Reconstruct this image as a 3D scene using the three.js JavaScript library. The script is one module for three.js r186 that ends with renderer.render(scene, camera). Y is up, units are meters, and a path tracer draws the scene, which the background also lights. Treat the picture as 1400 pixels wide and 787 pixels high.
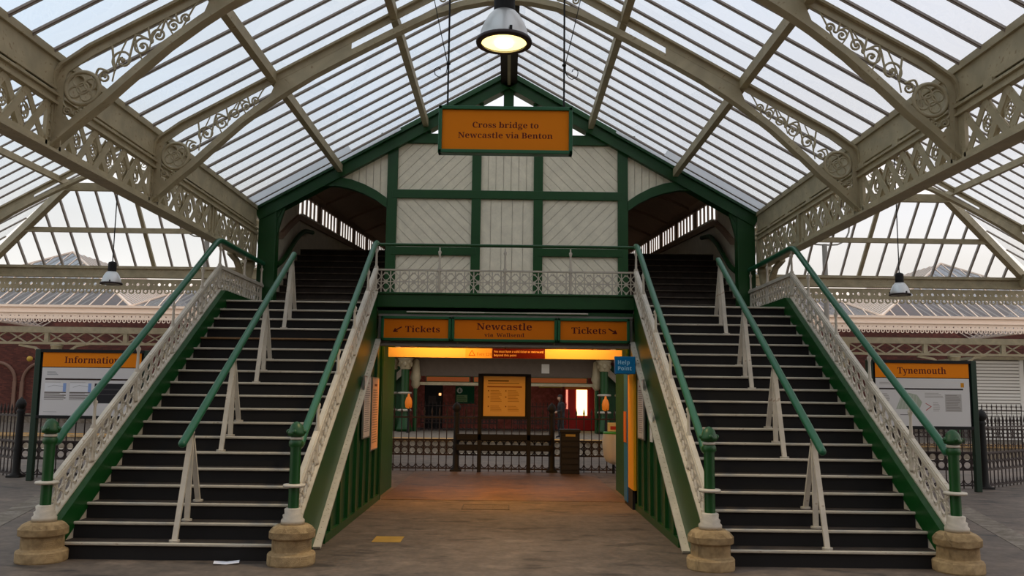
import * as THREE from 'three';
import { mergeGeometries, toCreasedNormals } from 'three/addons/utils/BufferGeometryUtils.js';
import { RoundedBoxGeometry } from 'three/addons/geometries/RoundedBoxGeometry.js';
import { MarchingCubes } from 'three/addons/objects/MarchingCubes.js';
import { RectAreaLightUniformsLib } from 'three/addons/lights/RectAreaLightUniformsLib.js';
import { createNoise2D, createNoise3D } from 'simplex-noise';

// ------------------------------------------------------------------ camera, sky, exposure
const scene = new THREE.Scene();
const camera = new THREE.PerspectiveCamera(2 * Math.atan(393.5 / 1200) * 180 / Math.PI, 1400 / 787, 0.1, 400);
camera.rotation.order = 'YXZ';
camera.position.set(0.034, 1.7281, 0);
camera.rotation.set(0.1226, -0.0045, 0.0125);
const renderer = new THREE.WebGLRenderer({ antialias: true });
renderer.toneMapping = THREE.LinearToneMapping;
renderer.toneMappingExposure = 1.12;
renderer.shadowMap.enabled = true;
RectAreaLightUniformsLib.init();

let seedState = 7;
const rnd = () => { seedState = (seedState * 1664525 + 1013904223) >>> 0; return seedState / 4294967296; };
const n2 = createNoise2D(rnd), n3 = createNoise3D(rnd);
const fbm2 = (x, y, o = 4) => { let s = 0, a = 0.5; for (let i = 0; i < o; i++) { s += a * n2(x, y); x *= 2.03; y *= 2.03; a *= 0.5; } return s; };
const fbm3 = (x, y, z, o = 4) => { let s = 0, a = 0.5; for (let i = 0; i < o; i++) { s += a * n3(x, y, z); x *= 2.03; y *= 2.03; z *= 2.03; a *= 0.5; } return s; };
const mix = (a, b, t) => a + (b - a) * t, sat = (t) => Math.min(1, Math.max(0, t));
const smooth = (a, b, t) => { t = sat((t - a) / (b - a)); return t * t * (3 - 2 * t); };

{ // overcast evening sky: thin cloud, bluer breaks to the left, warm low band and pinkish cloud to the right
  const W = 1024, H = 512, d = new Float32Array(W * H * 4);
  for (let j = 0; j < H; j++) for (let i = 0; i < W; i++) {
    const el = ((j + 0.5) / H - 0.5) * Math.PI, az = ((i + 0.5) / W - 0.5) * 2 * Math.PI;
    const x = Math.cos(az) * Math.cos(el), y = Math.sin(el), z = Math.sin(az) * Math.cos(el);
    const up = Math.max(0, y), k = 1.6 / (up + 0.35);
    const c = fbm3(x * k + 3.1, z * k, y * 1.5 + 1.7, 5);
    const lum = 1;
    const blue = sat(0.42 - 0.45 * x + 0.9 * c) * smooth(0.05, 0.3, up);
    const warm = 1 - smooth(0.0, 0.36, up), pink = sat(0.35 + 0.6 * x + 0.5 * c) * (1 - warm);
    let r = 1.0, g = 1.0, b = 1.01;
    r *= mix(1, 0.8, blue); g *= mix(1, 0.9, blue); b *= mix(1, 0.98, blue);
    r *= mix(1, 1.02, pink); g *= mix(1, 0.93, pink); b *= mix(1, 0.92, pink);
    r *= mix(1, 1.16, warm); g *= mix(1, 1.03, warm); b *= mix(1, 0.87, warm);
    const s = 1.0 * lum * (1 + 0.2 * c);
    const o = (j * W + i) * 4; d[o] = r * s; d[o + 1] = g * s; d[o + 2] = b * s; d[o + 3] = 1;
  }
  const t = new THREE.DataTexture(d, W, H, THREE.RGBAFormat, THREE.FloatType);
  t.mapping = THREE.EquirectangularReflectionMapping; t.magFilter = THREE.LinearFilter; t.minFilter = THREE.LinearFilter; t.needsUpdate = true;
  scene.background = t; scene.environment = t;
}

// ------------------------------------------------------------------ helpers
const taken = new Map();
const numbered = (n) => { const k = taken.get(n) ?? 0; taken.set(n, k + 1); return k ? n + '_' + String(k).padStart(3, '0') : n; };
function tag(o, label, category, group, kind) { o.userData.label = label; o.userData.category = category; if (group) o.userData.group = group; if (kind) o.userData.kind = kind; return o; }
function thing(name, label, category, group, kind, pos) { const o = new THREE.Group(); o.name = numbered(name); if (pos) o.position.set(...pos); scene.add(o); return tag(o, label, category, group, kind); }
function mesh(name, geo, m, parent, label) {
  const o = new THREE.Mesh(geo, m); o.castShadow = true; o.receiveShadow = true;
  if (parent) { o.name = name; parent.add(o); } else { o.name = numbered(name); scene.add(o); }
  if (label) o.userData.label = label;
  return o;
}
const merge = (list) => mergeGeometries(list.map((g) => { const h = g.index ? g.toNonIndexed() : g; for (const k of Object.keys(h.attributes)) if (!['position', 'normal', 'uv'].includes(k)) h.deleteAttribute(k); return h; }));
function uvm(g, s = 1) { // uv in metres from the dominant direction of each face
  if (g.index) g = g.toNonIndexed();
  const p = g.attributes.position, n = g.attributes.normal, uv = new Float32Array(p.count * 2);
  for (let i = 0; i < p.count; i++) {
    const ax = Math.abs(n.getX(i)), ay = Math.abs(n.getY(i)), az = Math.abs(n.getZ(i));
    let u, v; if (ay >= ax && ay >= az) { u = p.getX(i); v = p.getZ(i); } else if (ax >= az) { u = p.getZ(i); v = p.getY(i); } else { u = p.getX(i); v = p.getY(i); }
    uv[2 * i] = u * s; uv[2 * i + 1] = v * s;
  }
  g.setAttribute('uv', new THREE.BufferAttribute(uv, 2)); return g;
}
// D is the distance in front of the camera's post; z = -D
const box = (x0, x1, y0, y1, d0, d1) => { const g = new THREE.BoxGeometry(Math.abs(x1 - x0), Math.abs(y1 - y0), Math.abs(d1 - d0)); g.translate((x0 + x1) / 2, (y0 + y1) / 2, -(d0 + d1) / 2); return uvm(g); };
const rbox = (x0, x1, y0, y1, d0, d1, r = 0.01) => { const g = new RoundedBoxGeometry(Math.abs(x1 - x0), Math.abs(y1 - y0), Math.abs(d1 - d0), 2, r); g.translate((x0 + x1) / 2, (y0 + y1) / 2, -(d0 + d1) / 2); return uvm(g); };
const V = (x, y, d) => new THREE.Vector3(x, y, -d);
function bar(a, b, w, h, up = new THREE.Vector3(0, 1, 0)) { // box from a to b; w across, h along up
  const dir = b.clone().sub(a), L = dir.length(); dir.normalize();
  const side = new THREE.Vector3().crossVectors(dir, up); if (side.lengthSq() < 1e-6) side.set(1, 0, 0); side.normalize();
  const u2 = new THREE.Vector3().crossVectors(side, dir).normalize();
  const g = new THREE.BoxGeometry(w, h, L); g.applyMatrix4(new THREE.Matrix4().makeBasis(side, u2, dir.clone().negate()));
  const c = a.clone().add(b).multiplyScalar(0.5); g.translate(c.x, c.y, c.z); return uvm(g);
}
const tubeOf = (pts, r, seg = 24, rad = 8) => new THREE.TubeGeometry(new THREE.CatmullRomCurve3(pts, false, 'catmullrom', 0.3), seg, r, rad);
const rod = (a, b, r, rad = 8) => { const L = a.distanceTo(b), g = new THREE.CylinderGeometry(r, r, L, rad); g.applyQuaternion(new THREE.Quaternion().setFromUnitVectors(new THREE.Vector3(0, 1, 0), b.clone().sub(a).normalize())); const c = a.clone().add(b).multiplyScalar(0.5); g.translate(c.x, c.y, c.z); return g; };
const lathe = (prof, seg = 24) => new THREE.LatheGeometry(prof.map(([r, y]) => new THREE.Vector2(r, y)), seg);
function ribbon(pts, t0, t1, d0, d1) { // 2D path (x, y), offset t0..t1 along its normal, from depth d0 to d1
  const P = [], I = [], n = pts.length;
  for (let i = 0; i < n; i++) {
    const a = pts[Math.max(0, i - 1)], b = pts[Math.min(n - 1, i + 1)]; let tx = b[0] - a[0], ty = b[1] - a[1]; const l = Math.hypot(tx, ty); tx /= l; ty /= l;
    const nx = -ty, ny = tx;
    for (const [t, d] of [[t0, d0], [t1, d0], [t1, d1], [t0, d1]]) P.push(pts[i][0] + nx * t, pts[i][1] + ny * t, -d);
  }
  for (let i = 0; i < n - 1; i++) for (let k = 0; k < 4; k++) { const a = i * 4 + k, b = i * 4 + (k + 1) % 4; I.push(a, b, a + 4, b, b + 4, a + 4); }
  I.push(0, 2, 1, 0, 3, 2); const e = (n - 1) * 4; I.push(e, e + 1, e + 2, e, e + 2, e + 3);
  let g = new THREE.BufferGeometry(); g.setAttribute('position', new THREE.Float32BufferAttribute(P, 3)); g.setIndex(I); g = g.toNonIndexed(); g.computeVertexNormals(); return uvm(g);
}
function prism(poly, d0, d1) { // convex or simple polygon in (x, y), from depth d0 (near) to d1
  const s = new THREE.Shape(poly.map(([x, y]) => new THREE.Vector2(x, y)));
  const g = new THREE.ExtrudeGeometry(s, { depth: d1 - d0, bevelEnabled: false }); g.translate(0, 0, -d1); return uvm(g);
}
function prismX(poly, x0, x1) { // polygon in (D, y) extruded along x
  const s = new THREE.Shape(poly.map(([d, y]) => new THREE.Vector2(d, y)));
  const g = new THREE.ExtrudeGeometry(s, { depth: x1 - x0, bevelEnabled: false }); g.rotateY(Math.PI / 2); g.translate(x0, 0, 0); return uvm(g);
}
function clip(poly, nx, ny, c) { // keep nx*x + ny*y <= c
  const out = []; for (let i = 0; i < poly.length; i++) {
    const p = poly[i], q = poly[(i + 1) % poly.length], fp = nx * p[0] + ny * p[1] - c, fq = nx * q[0] + ny * q[1] - c;
    if (fp <= 0) out.push(p); if (fp * fq < 0) { const t = fp / (fp - fq); out.push([mix(p[0], q[0], t), mix(p[1], q[1], t)]); }
  } return out;
}
function spiral(cx, cy, r, a0, turns, dir, d, tail) { // scroll in an upright plane at depth d
  const pts = []; const N = 16; for (let i = 0; i <= N; i++) { const t = i / N, a = a0 + dir * t * turns * 2 * Math.PI, q = r * (1 - 0.75 * t); pts.push(V(cx + Math.cos(a) * q, cy + Math.sin(a) * q, d)); }
  if (tail) pts.unshift(...tail.map(([x, y]) => V(x, y, d)));
  return pts;
}
const ring = (cx, cy, d, r, t, seg = 20, tseg = 6) => { const g = new THREE.TorusGeometry(r, t, tseg, seg); g.translate(cx, cy, -d); return g; };

// ------------------------------------------------------------------ textures and materials
function noiseTex(S, f, wrap = true, srgb = true) { const d = new Uint8Array(S * S * 4); for (let j = 0; j < S; j++) for (let i = 0; i < S; i++) { const v = f(i / S, j / S), o = (j * S + i) * 4; for (let c = 0; c < 3; c++) d[o + c] = 255 * sat(Array.isArray(v) ? v[c] : v); d[o + 3] = 255; }
  const t = new THREE.DataTexture(d, S, S); t.wrapS = t.wrapT = wrap ? THREE.RepeatWrapping : THREE.ClampToEdgeWrapping; t.magFilter = THREE.LinearFilter; t.minFilter = THREE.LinearMipmapLinearFilter; t.generateMipmaps = true; if (srgb) t.colorSpace = THREE.SRGBColorSpace; t.needsUpdate = true; return t; }
const tile = (u, v, k, o) => { const a = u * 2 * Math.PI, b = v * 2 * Math.PI, R = k / 6.283; let s = 0, am = 0.5, q = R; for (let i = 0; i < o; i++) { s += am * n3(Math.cos(a) * q + 5 * i, Math.sin(a) * q + Math.cos(b) * q, Math.sin(b) * q + 3 * i); q *= 2; am *= 0.5; } return s; };
const paintTex = noiseTex(256, (u, v) => { const a = tile(u, v, 5, 4), b = tile(u + 0.3, v + 0.6, 22, 3), e = 0.93 + 0.10 * a; const rust = 0.6 * smooth(0.46, 0.62, b + 0.3 * a); return [mix(e, 0.62, rust * 0.7), mix(e, 0.5, rust * 0.7), mix(e * 0.985, 0.40, rust * 0.7)]; });
const cleanTex = noiseTex(256, (u, v) => 0.95 + 0.05 * tile(u, v, 6, 4) + 0.03 * tile(v, u, 30, 2));
const stoneTex = noiseTex(256, (u, v) => { const a = tile(u, v, 6, 5), b = tile(v, u, 25, 3); return [0.86 + 0.22 * a + 0.12 * b, 0.84 + 0.24 * a + 0.12 * b, 0.8 + 0.27 * a + 0.12 * b]; });
const gritBump = noiseTex(256, (u, v) => 0.5 + 0.6 * tile(u, v, 60, 3), true, false);
const S = (color, roughness, o = {}) => new THREE.MeshStandardMaterial({ color, roughness, ...o });
const M = {
  iron: S('#c2b596', 0.5, { map: paintTex }), ironWhite: S('#d6ccbd', 0.5, { map: paintTex }), creamBoard: S('#fff5da', 0.55, { map: cleanTex }),
  green: S('#0d4b18', 0.42, { map: cleanTex }), greenRail: S('#1b6140', 0.35, { map: cleanTex }), greenWall: S('#0c4a22', 0.5, { map: paintTex }), boardPost: S('#0b2e1b', 0.5),
  riser: S('#171310', 0.85, { map: cleanTex }), tread: S('#3a3029', 0.85, { map: stoneTex, bumpMap: gritBump, bumpScale: 0.002 }), nosing: S('#cdc3b1', 0.65, { map: paintTex }), nosingWood: S('#8a6a44', 0.7, { map: stoneTex }),
  stone: S('#bda37a', 0.85, { map: stoneTex, bumpMap: gritBump, bumpScale: 0.006 }), bar: S('#a1968c', 0.5), black: S('#0d0c0b', 0.8), blackIron: S('#100e0c', 0.7), brownIron: S('#2b1c18', 0.6),
  inner: S('#e6dcc6', 0.7, { map: cleanTex }), soffit: S('#a3866f', 0.7, { map: cleanTex }), lead: S('#8b8d92', 0.6, { map: cleanTex }),
  alu: S('#b9b9b6', 0.32, { metalness: 0.85 }), signGreen: S('#125c34', 0.35), orange: S('#f29100', 0.45), white: S('#e8e6e0', 0.5), grey: S('#8d877e', 0.6, { map: cleanTex }),
  pinkCream: S('#f3dcc8', 0.55), red: S('#b8140f', 0.4), yellow: S('#e8a50a', 0.5), blue: S('#0f6ea8', 0.45), concrete: S('#8f867c', 0.85, { map: stoneTex }), paper: S('#eceaf2', 0.8),
};
for (const t of [paintTex, cleanTex, stoneTex]) t.repeat.set(0.6, 0.6);
gritBump.repeat.set(3, 3);
const glass = new THREE.MeshPhysicalMaterial({ color: '#f4f7fa', transmission: 1, thickness: 0, roughness: 0.02, ior: 1.4 });
M.whitened = new THREE.MeshPhysicalMaterial({ color: '#fafbfc', transmission: 0.75, thickness: 0, roughness: 0.95 });
const glassFar = new THREE.MeshPhysicalMaterial({ color: '#bcc2ca', transmission: 1, thickness: 0, roughness: 0.06, ior: 1.5 });
const flat = (t, o = {}) => new THREE.MeshPhysicalMaterial({ map: t, roughness: 0.55, specularIntensity: 0.4, ...o });
function canvasTex(w, h, draw) { const c = document.createElement('canvas'); c.width = w; c.height = h; const g = c.getContext('2d'); draw(g, w, h); const t = new THREE.CanvasTexture(c); t.colorSpace = THREE.SRGBColorSpace; t.magFilter = THREE.LinearFilter; return t; }
const plane = (x0, x1, y0, y1, d) => { const g = new THREE.PlaneGeometry(x1 - x0, y1 - y0); g.translate((x0 + x1) / 2, (y0 + y1) / 2, -d); return g; };

// ------------------------------------------------------------------ ground
const RISE = 0.17, GO = 0.2737, D0 = 9.39, SL = RISE / GO;
const nose = (D) => RISE + (D - D0) * SL;               // line through the nosings
{
  const S0 = 1024, d = new Uint8Array(S0 * S0 * 4), b = new Uint8Array(S0 * S0 * 4), span = 26;
  for (let j = 0; j < S0; j++) for (let i = 0; i < S0; i++) {
    const x = i / S0 * span - 13, D = j / S0 * span - 4;                       // metres
    const a = fbm2(x * 0.35, D * 0.35, 5), f = fbm2(x * 3.1 + 9, D * 3.1, 4), g = fbm2(x * 13, D * 13 + 4, 2), st = smooth(0.22, 0.55, fbm2(x * 0.8 + 20, D * 1.9, 4)), lt = smooth(0.25, 0.5, fbm2(x * 0.9 - 14, D * 1.3 + 7, 4));
    let e = 0.39 + 0.09 * a + 0.07 * f + 0.07 * g - 0.13 * st + 0.06 * lt;
    if (n2(x * 21, D * 21) > 0.93) e += 0.12;
    const o = (j * S0 + i) * 4; d[o] = 255 * sat(e * 0.99); d[o + 1] = 255 * sat(e * 0.86); d[o + 2] = 255 * sat(e * 0.74); d[o + 3] = 255;
    const h = 128 + 90 * f + 60 * g; b[o] = b[o + 1] = b[o + 2] = h; b[o + 3] = 255;
  }
  const t = new THREE.DataTexture(d, S0, S0), tb = new THREE.DataTexture(b, S0, S0);
  for (const q of [t, tb]) { q.wrapS = q.wrapT = THREE.MirroredRepeatWrapping; q.magFilter = THREE.LinearFilter; q.minFilter = THREE.LinearMipmapLinearFilter; q.generateMipmaps = true; q.needsUpdate = true; }
  t.colorSpace = THREE.SRGBColorSpace;
  const tarmac = new THREE.MeshStandardMaterial({ map: t, bumpMap: tb, bumpScale: 0.004, roughness: 0.7 });
  const fl = (x0, x1, d0, d1, y0, y1, m, name, label, cat) => { const g = box(x0, x1, y0, y1, d0, d1); const p = g.attributes.position, uv = g.attributes.uv; for (let i = 0; i < p.count; i++) uv.setXY(i, (p.getX(i) + 13) / span, (-p.getZ(i) + 4) / span); return tag(mesh(name, g, m), label, cat, null, 'structure'); };
  fl(-45, 45, -20, 26.6, -0.3, 0, tarmac, 'floor', 'worn grey-brown tarmac concourse floor in front of the stairs', 'floor');
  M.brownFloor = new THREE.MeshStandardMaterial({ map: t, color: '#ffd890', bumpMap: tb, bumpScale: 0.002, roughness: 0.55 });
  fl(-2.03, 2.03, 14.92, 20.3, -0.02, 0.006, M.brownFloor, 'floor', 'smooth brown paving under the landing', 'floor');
  const slab = new THREE.MeshStandardMaterial({ map: t, color: '#f2ead8', roughness: 0.75 });
  fl(-45, 45, 26.6, 26.9, -0.3, 0.004, S('#c9c2b4', 0.7, { map: stoneTex }), 'platform_edge', 'pale coping stones along the near platform edge', 'platform edge');
  fl(-60, 60, 26.9, 35, -1.15, -1.05, S('#4d443c', 0.95, { map: stoneTex }), 'track_bed', 'dark ballast of the track bed between the platforms', 'track bed');
  const far = thing('platform', 'far platform across the tracks with yellow edge line', 'platform', null, 'structure');
  mesh('platform_wall', box(-60, 60, -1.05, -0.05, 35, 35.3), S('#a49b90', 0.8, { map: stoneTex }), far);
  mesh('coping', box(-60, 60, -0.06, 0.0, 34.92, 36.0), S('#c9a878', 0.7, { map: stoneTex }), far);
  mesh('safety_line', box(-60, 60, 0.0, 0.008, 36.0, 36.25), S('#e0a020', 0.6), far);
  mesh('paving', box(-60, 60, -0.3, -0.004, 36.0, 70), M.concrete, far);
  const strip = (s, label) => { const a = V(s * 7.55, -0.006, 14.9), b = V(s * 6.2, -0.006, 10.2); const g = bar(a, b, 0.34, 0.02); tag(mesh('paving_strip', g, M.concrete), label, 'paving strip', null, 'structure'); };
  strip(-1, 'pale paving strip across the floor left of the left stairs'); strip(1, 'pale paving strip across the floor right of the right stairs');
  tag(mesh('painted_mark', box(-1.54, -1.2, 0, 0.004, 10.66, 11.08), S('#b88f38', 0.7, { map: paintTex }), null), 'worn yellow painted rectangle on the floor', 'floor marking');
  const mh = thing('manhole_cover', 'flat rectangular access cover set in the floor before the passage', 'cover');
  mesh('plate', box(-0.62, 0.08, -0.01, 0.004, 13.77, 14.33), tarmac, mh);
  mesh('frame', merge([box(-0.64, -0.62, 0, 0.006, 13.75, 14.35), box(0.08, 0.1, 0, 0.006, 13.75, 14.35), box(-0.64, 0.1, 0, 0.006, 14.33, 14.35), box(-0.64, 0.1, 0, 0.006, 13.75, 13.77)]), M.brownIron, mh);
  const pg = new THREE.PlaneGeometry(0.25, 0.16, 4, 3); pg.rotateX(-Math.PI / 2); { const p = pg.attributes.position; for (let i = 0; i < p.count; i++) p.setY(i, 0.004 + 0.012 * Math.abs(p.getX(i) * 8)); pg.computeVertexNormals(); } pg.rotateY(0.25); pg.translate(-2.8, 0.002, -9.24);
  tag(mesh('paper_sheet', pg, new THREE.MeshStandardMaterial({ color: '#f2f1f6', roughness: 0.8, side: THREE.DoubleSide })), 'white sheet of paper lying on the floor before the left stairs', 'paper');
}

// ------------------------------------------------------------------ glazed roofs
const PITCH = 0.567, HALF = 4.86, RIDGE = 8.07, roofY = (a) => RIDGE - PITCH * a;
const upSlope = new THREE.Vector3(0, 1, 0);
function slopePane(xc, s, a0, a1, d0, d1, thick, dy = 0) { // slab lying in a roof slope
  const ang = Math.atan(PITCH), L = (a1 - a0) / Math.cos(ang), g = new THREE.BoxGeometry(L, thick, d1 - d0);
  g.rotateZ(-s * ang); const am = (a0 + a1) / 2; g.translate(xc + s * am, roofY(am) + dy, -(d0 + d1) / 2); return g;
}
function glazedBay(xc, dStart, dEnd, label, pitchBars = 0.4365, sides = [-1, 1]) {
  const roof = thing('glazed_roof', label, 'roof', null, 'structure'); const n = Math.round((dEnd - dStart) / pitchBars);
  for (const s of sides) {
    const barG = slopePane(xc, s, 0.1, HALF - 0.02, -0.02, 0.02, 0.026, -0.006), capG = slopePane(xc, s, 0.1, HALF - 0.02, -0.007, 0.007, 0.022, -0.026), paneG = slopePane(xc, s, 0.1, HALF + 0.02, 0.02, pitchBars - 0.02, 0.006, 0.0);
    for (let k = 0; k <= n; k++) { const D = dStart + k * pitchBars; const b = mesh('glazing_bar', barG, M.bar, roof); b.position.z = -D; mesh('bar_fin', capG, M.bar, b); if (k < n) mesh('glass_pane', paneG, glass, roof).position.z = -D; }
    for (const a of [1.62, 3.27]) { mesh('purlin', box(xc + s * a - 0.05, xc + s * a + 0.05, roofY(a) - 0.2, roofY(a) - 0.055, dStart, dEnd), M.iron, roof); }
  }
  return roof;
}
const GAB = 16.85;
const mainRoof = glazedBay(0, GAB - 0.4365 * 36, GAB, 'tall glazed pitched roof over the twin staircases');
mesh('ridge_beam', box(-0.16, 0.16, 7.86, 8.06, 1.2, GAB), M.brownIron, mainRoof); mesh('ridge_strip', box(-0.03, 0.03, 7.82, 7.86, 1.2, GAB), M.iron, mainRoof);
for (const s of [-1, 1]) { mesh('whitened_panel', slopePane(0, s, 2.1, HALF - 0.02, GAB - 0.42, GAB, 0.012, -0.014), M.whitened, mainRoof); mesh('whitened_panel', slopePane(0, s, 3.0, HALF - 0.02, GAB - 0.85, GAB - 0.45, 0.012, -0.014), M.whitened, mainRoof); }
const AX = 9.72, HIPD = 22.25, EAVED = 24;
for (const s of [-1, 1]) {
  const side = s < 0 ? 'left' : 'right', roof = glazedBay(s * AX, HIPD - 0.4365 * 32, HIPD, 'glazed hipped roof over the ' + side + ' platform aisle');
  mesh('ridge_beam', box(s * AX - 0.08, s * AX + 0.08, 7.86, 8.06, 8.3, HIPD), M.iron, roof);
  // hip end: slope from the top beam down to the eaves at EAVED
  const topY = 7.05, botY = 5.12, topHalf = 1.62, botHalf = 4.66, run = EAVED - HIPD, at = (x, t) => V(x, mix(topY, botY, t), mix(HIPD, EAVED, t));
  mesh('hip_top_beam', box(s * AX - topHalf - 0.1, s * AX + topHalf + 0.1, topY - 0.2, topY, HIPD - 0.06, HIPD + 0.06), M.iron, roof);
  for (const k of [-1, 1]) mesh('hip_beam', bar(V(s * AX + k * topHalf, topY - 0.05, HIPD), V(s * AX + k * botHalf, botY - 0.05, EAVED), 0.16, 0.2), M.iron, roof);
  mesh('hip_purlin', bar(at(s * AX - 3.2, 0.5).add(new THREE.Vector3(0, -0.1, 0)), at(s * AX + 3.2, 0.5).add(new THREE.Vector3(0, -0.1, 0)), 0.09, 0.13), M.iron, roof);
  for (const k of [-1, 1]) for (let i = 0; i < 4; i++) { // side slopes run on to the hip
    const dA = HIPD + i * 0.4365, dB = Math.min(EAVED - 0.02, dA + 0.4365), hip = (d) => mix(topHalf, botHalf, (d - HIPD) / run), sx = (a) => s * AX + k * a, q = new THREE.Vector3(0, 0.006, 0);
    if (i) mesh('glazing_bar', bar(V(sx(hip(dA)), roofY(hip(dA)), dA), V(sx(HALF), roofY(HALF), dA), 0.045, 0.03), M.bar, roof);
    const A = V(sx(hip(dA)), roofY(hip(dA)), dA), B = V(sx(HALF), roofY(HALF), dA), C = V(sx(HALF), roofY(HALF), dB), E = V(sx(hip(dB)), roofY(hip(dB)), dB), g = new THREE.BufferGeometry(), P = [], tri = (...v) => v.forEach((p) => P.push(p.x, p.y, p.z)), up = (v) => v.clone().add(q);
    tri(A, B, C); tri(A, C, E); tri(up(A), up(C), up(B)); tri(up(A), up(E), up(C)); for (const [m1, m2] of [[A, B], [B, C], [C, E], [E, A]]) { tri(m1, m2, up(m2)); tri(m1, up(m2), up(m1)); }
    g.setAttribute('position', new THREE.Float32BufferAttribute(P, 3)); g.computeVertexNormals(); g.setAttribute('uv', new THREE.Float32BufferAttribute(new Float32Array(P.length / 3 * 2), 2)); mesh('glass_pane', g, glass, roof);
  }
  const upN = new THREE.Vector3(0, run, -(topY - botY)).normalize();
  for (let k = -9; k <= 9; k++) {
    const x = k * 0.5, t0 = Math.max(0, (Math.abs(x) - topHalf) / (botHalf - topHalf)); if (t0 > 0.97) continue;
    const g = k === 0 ? 0.1 : 0.045; mesh('glazing_bar', bar(at(s * AX + x, t0), at(s * AX + x, 1), g, 0.07, upN), k === 0 ? M.iron : M.bar, roof);
  }
  for (let k = -10; k < 10; k++) {
    const x0 = Math.max(-botHalf, k * 0.5 + 0.022), x1 = Math.min(botHalf, k * 0.5 + 0.478); if (x1 - x0 < 0.03) continue; const T = (x) => Math.max(0, (Math.abs(x) - topHalf) / (botHalf - topHalf)), X = s * AX;
    const A = at(X + x0, T(x0)), B = at(X + x1, T(x1)), C = at(X + x1, 1), E = at(X + x0, 1), g = new THREE.BufferGeometry(), q = new THREE.Vector3(0, 0.006, -0.006), P = [];
    const tri = (...v) => v.forEach((p) => P.push(p.x, p.y, p.z)); const a = A.clone().add(q), b = B.clone().add(q), c = C.clone().add(q), e = E.clone().add(q);
    tri(A, E, C); tri(A, C, B); tri(a, c, e); tri(a, b, c); tri(A, a, e); tri(A, e, E); tri(B, C, c); tri(B, c, b); tri(E, e, c); tri(E, c, C); tri(A, B, b); tri(A, b, a);
    g.setAttribute('position', new THREE.Float32BufferAttribute(P, 3)); g.computeVertexNormals(); g.setAttribute('uv', new THREE.Float32BufferAttribute(new Float32Array(P.length / 3 * 2), 2));
    mesh('glass_pane', g, glass, roof);
  }
  // eaves beam and pierced valance
  const va = thing('eaves_beam', 'pale eaves beam with pierced scalloped valance, end of the ' + side + ' aisle', 'valance', null, null);
  const x0 = s < 0 ? -14.3 : 4.95, x1 = s < 0 ? -4.95 : 14.3;
  mesh('beam', merge([box(x0, x1, 4.86, 5.12, 23.95, 24.1), box(x0, x1, 5.07, 5.14, 23.88, 24.15), box(x0, x1, 4.83, 4.88, 23.9, 24.1)]), M.iron, va);
  pierced(va, x0, x1, 24.0, 4.46, 4.79, M.iron, 0.3, 0.046, 0.022, 0.2, 0.075);
  mesh('eaves_plate', box(s * 14.2 - 0.06, s * 14.2 + 0.06, 4.86, 5.22, 14, 24.1), M.iron, va);
}
function pierced(parent, x0, x1, D, y0, y1, m, pitch, r1, r2, ringPitch, ringR) { // boards with round holes above a row of rings
  const w = pitch * 4, n = Math.round((x1 - x0) / w), ww = (x1 - x0) / n, ym = (y0 + y1) / 2 + 0.02;
  const sh = new THREE.Shape([[0, y0 + 0.04], [ww - 0.004, y0 + 0.04], [ww - 0.004, y1], [0, y1]].map(([x, y]) => new THREE.Vector2(x, y)));
  for (let k = 0; k < 4; k++) for (const [o, r] of [[0.25, r1], [0.75, r2]]) { const h = new THREE.Path(); h.absarc((k + o) * ww / 4, ym, r, 0, 2 * Math.PI); sh.holes.push(h); }
  const g = new THREE.ExtrudeGeometry(sh, { depth: 0.03, bevelEnabled: false, curveSegments: 6 });
  const rn = Math.round(ww / ringPitch), rg = merge(Array.from({ length: rn }, (_, i) => { const s2 = new THREE.Shape(); s2.absarc((i + 0.5) * ww / rn, y0, ringR, 0, 2 * Math.PI); const h = new THREE.Path(); h.absarc((i + 0.5) * ww / rn, y0, ringR * 0.58, 0, 2 * Math.PI); s2.holes.push(h); return new THREE.ExtrudeGeometry(s2, { depth: 0.03, bevelEnabled: false, curveSegments: 8 }); }));
  for (let i = 0; i < n; i++) { const b = mesh('valance_board', g, m, parent); b.position.set(x0 + i * ww, 0, -D); mesh('scallop_rings', rg, m, b); }
}

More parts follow.
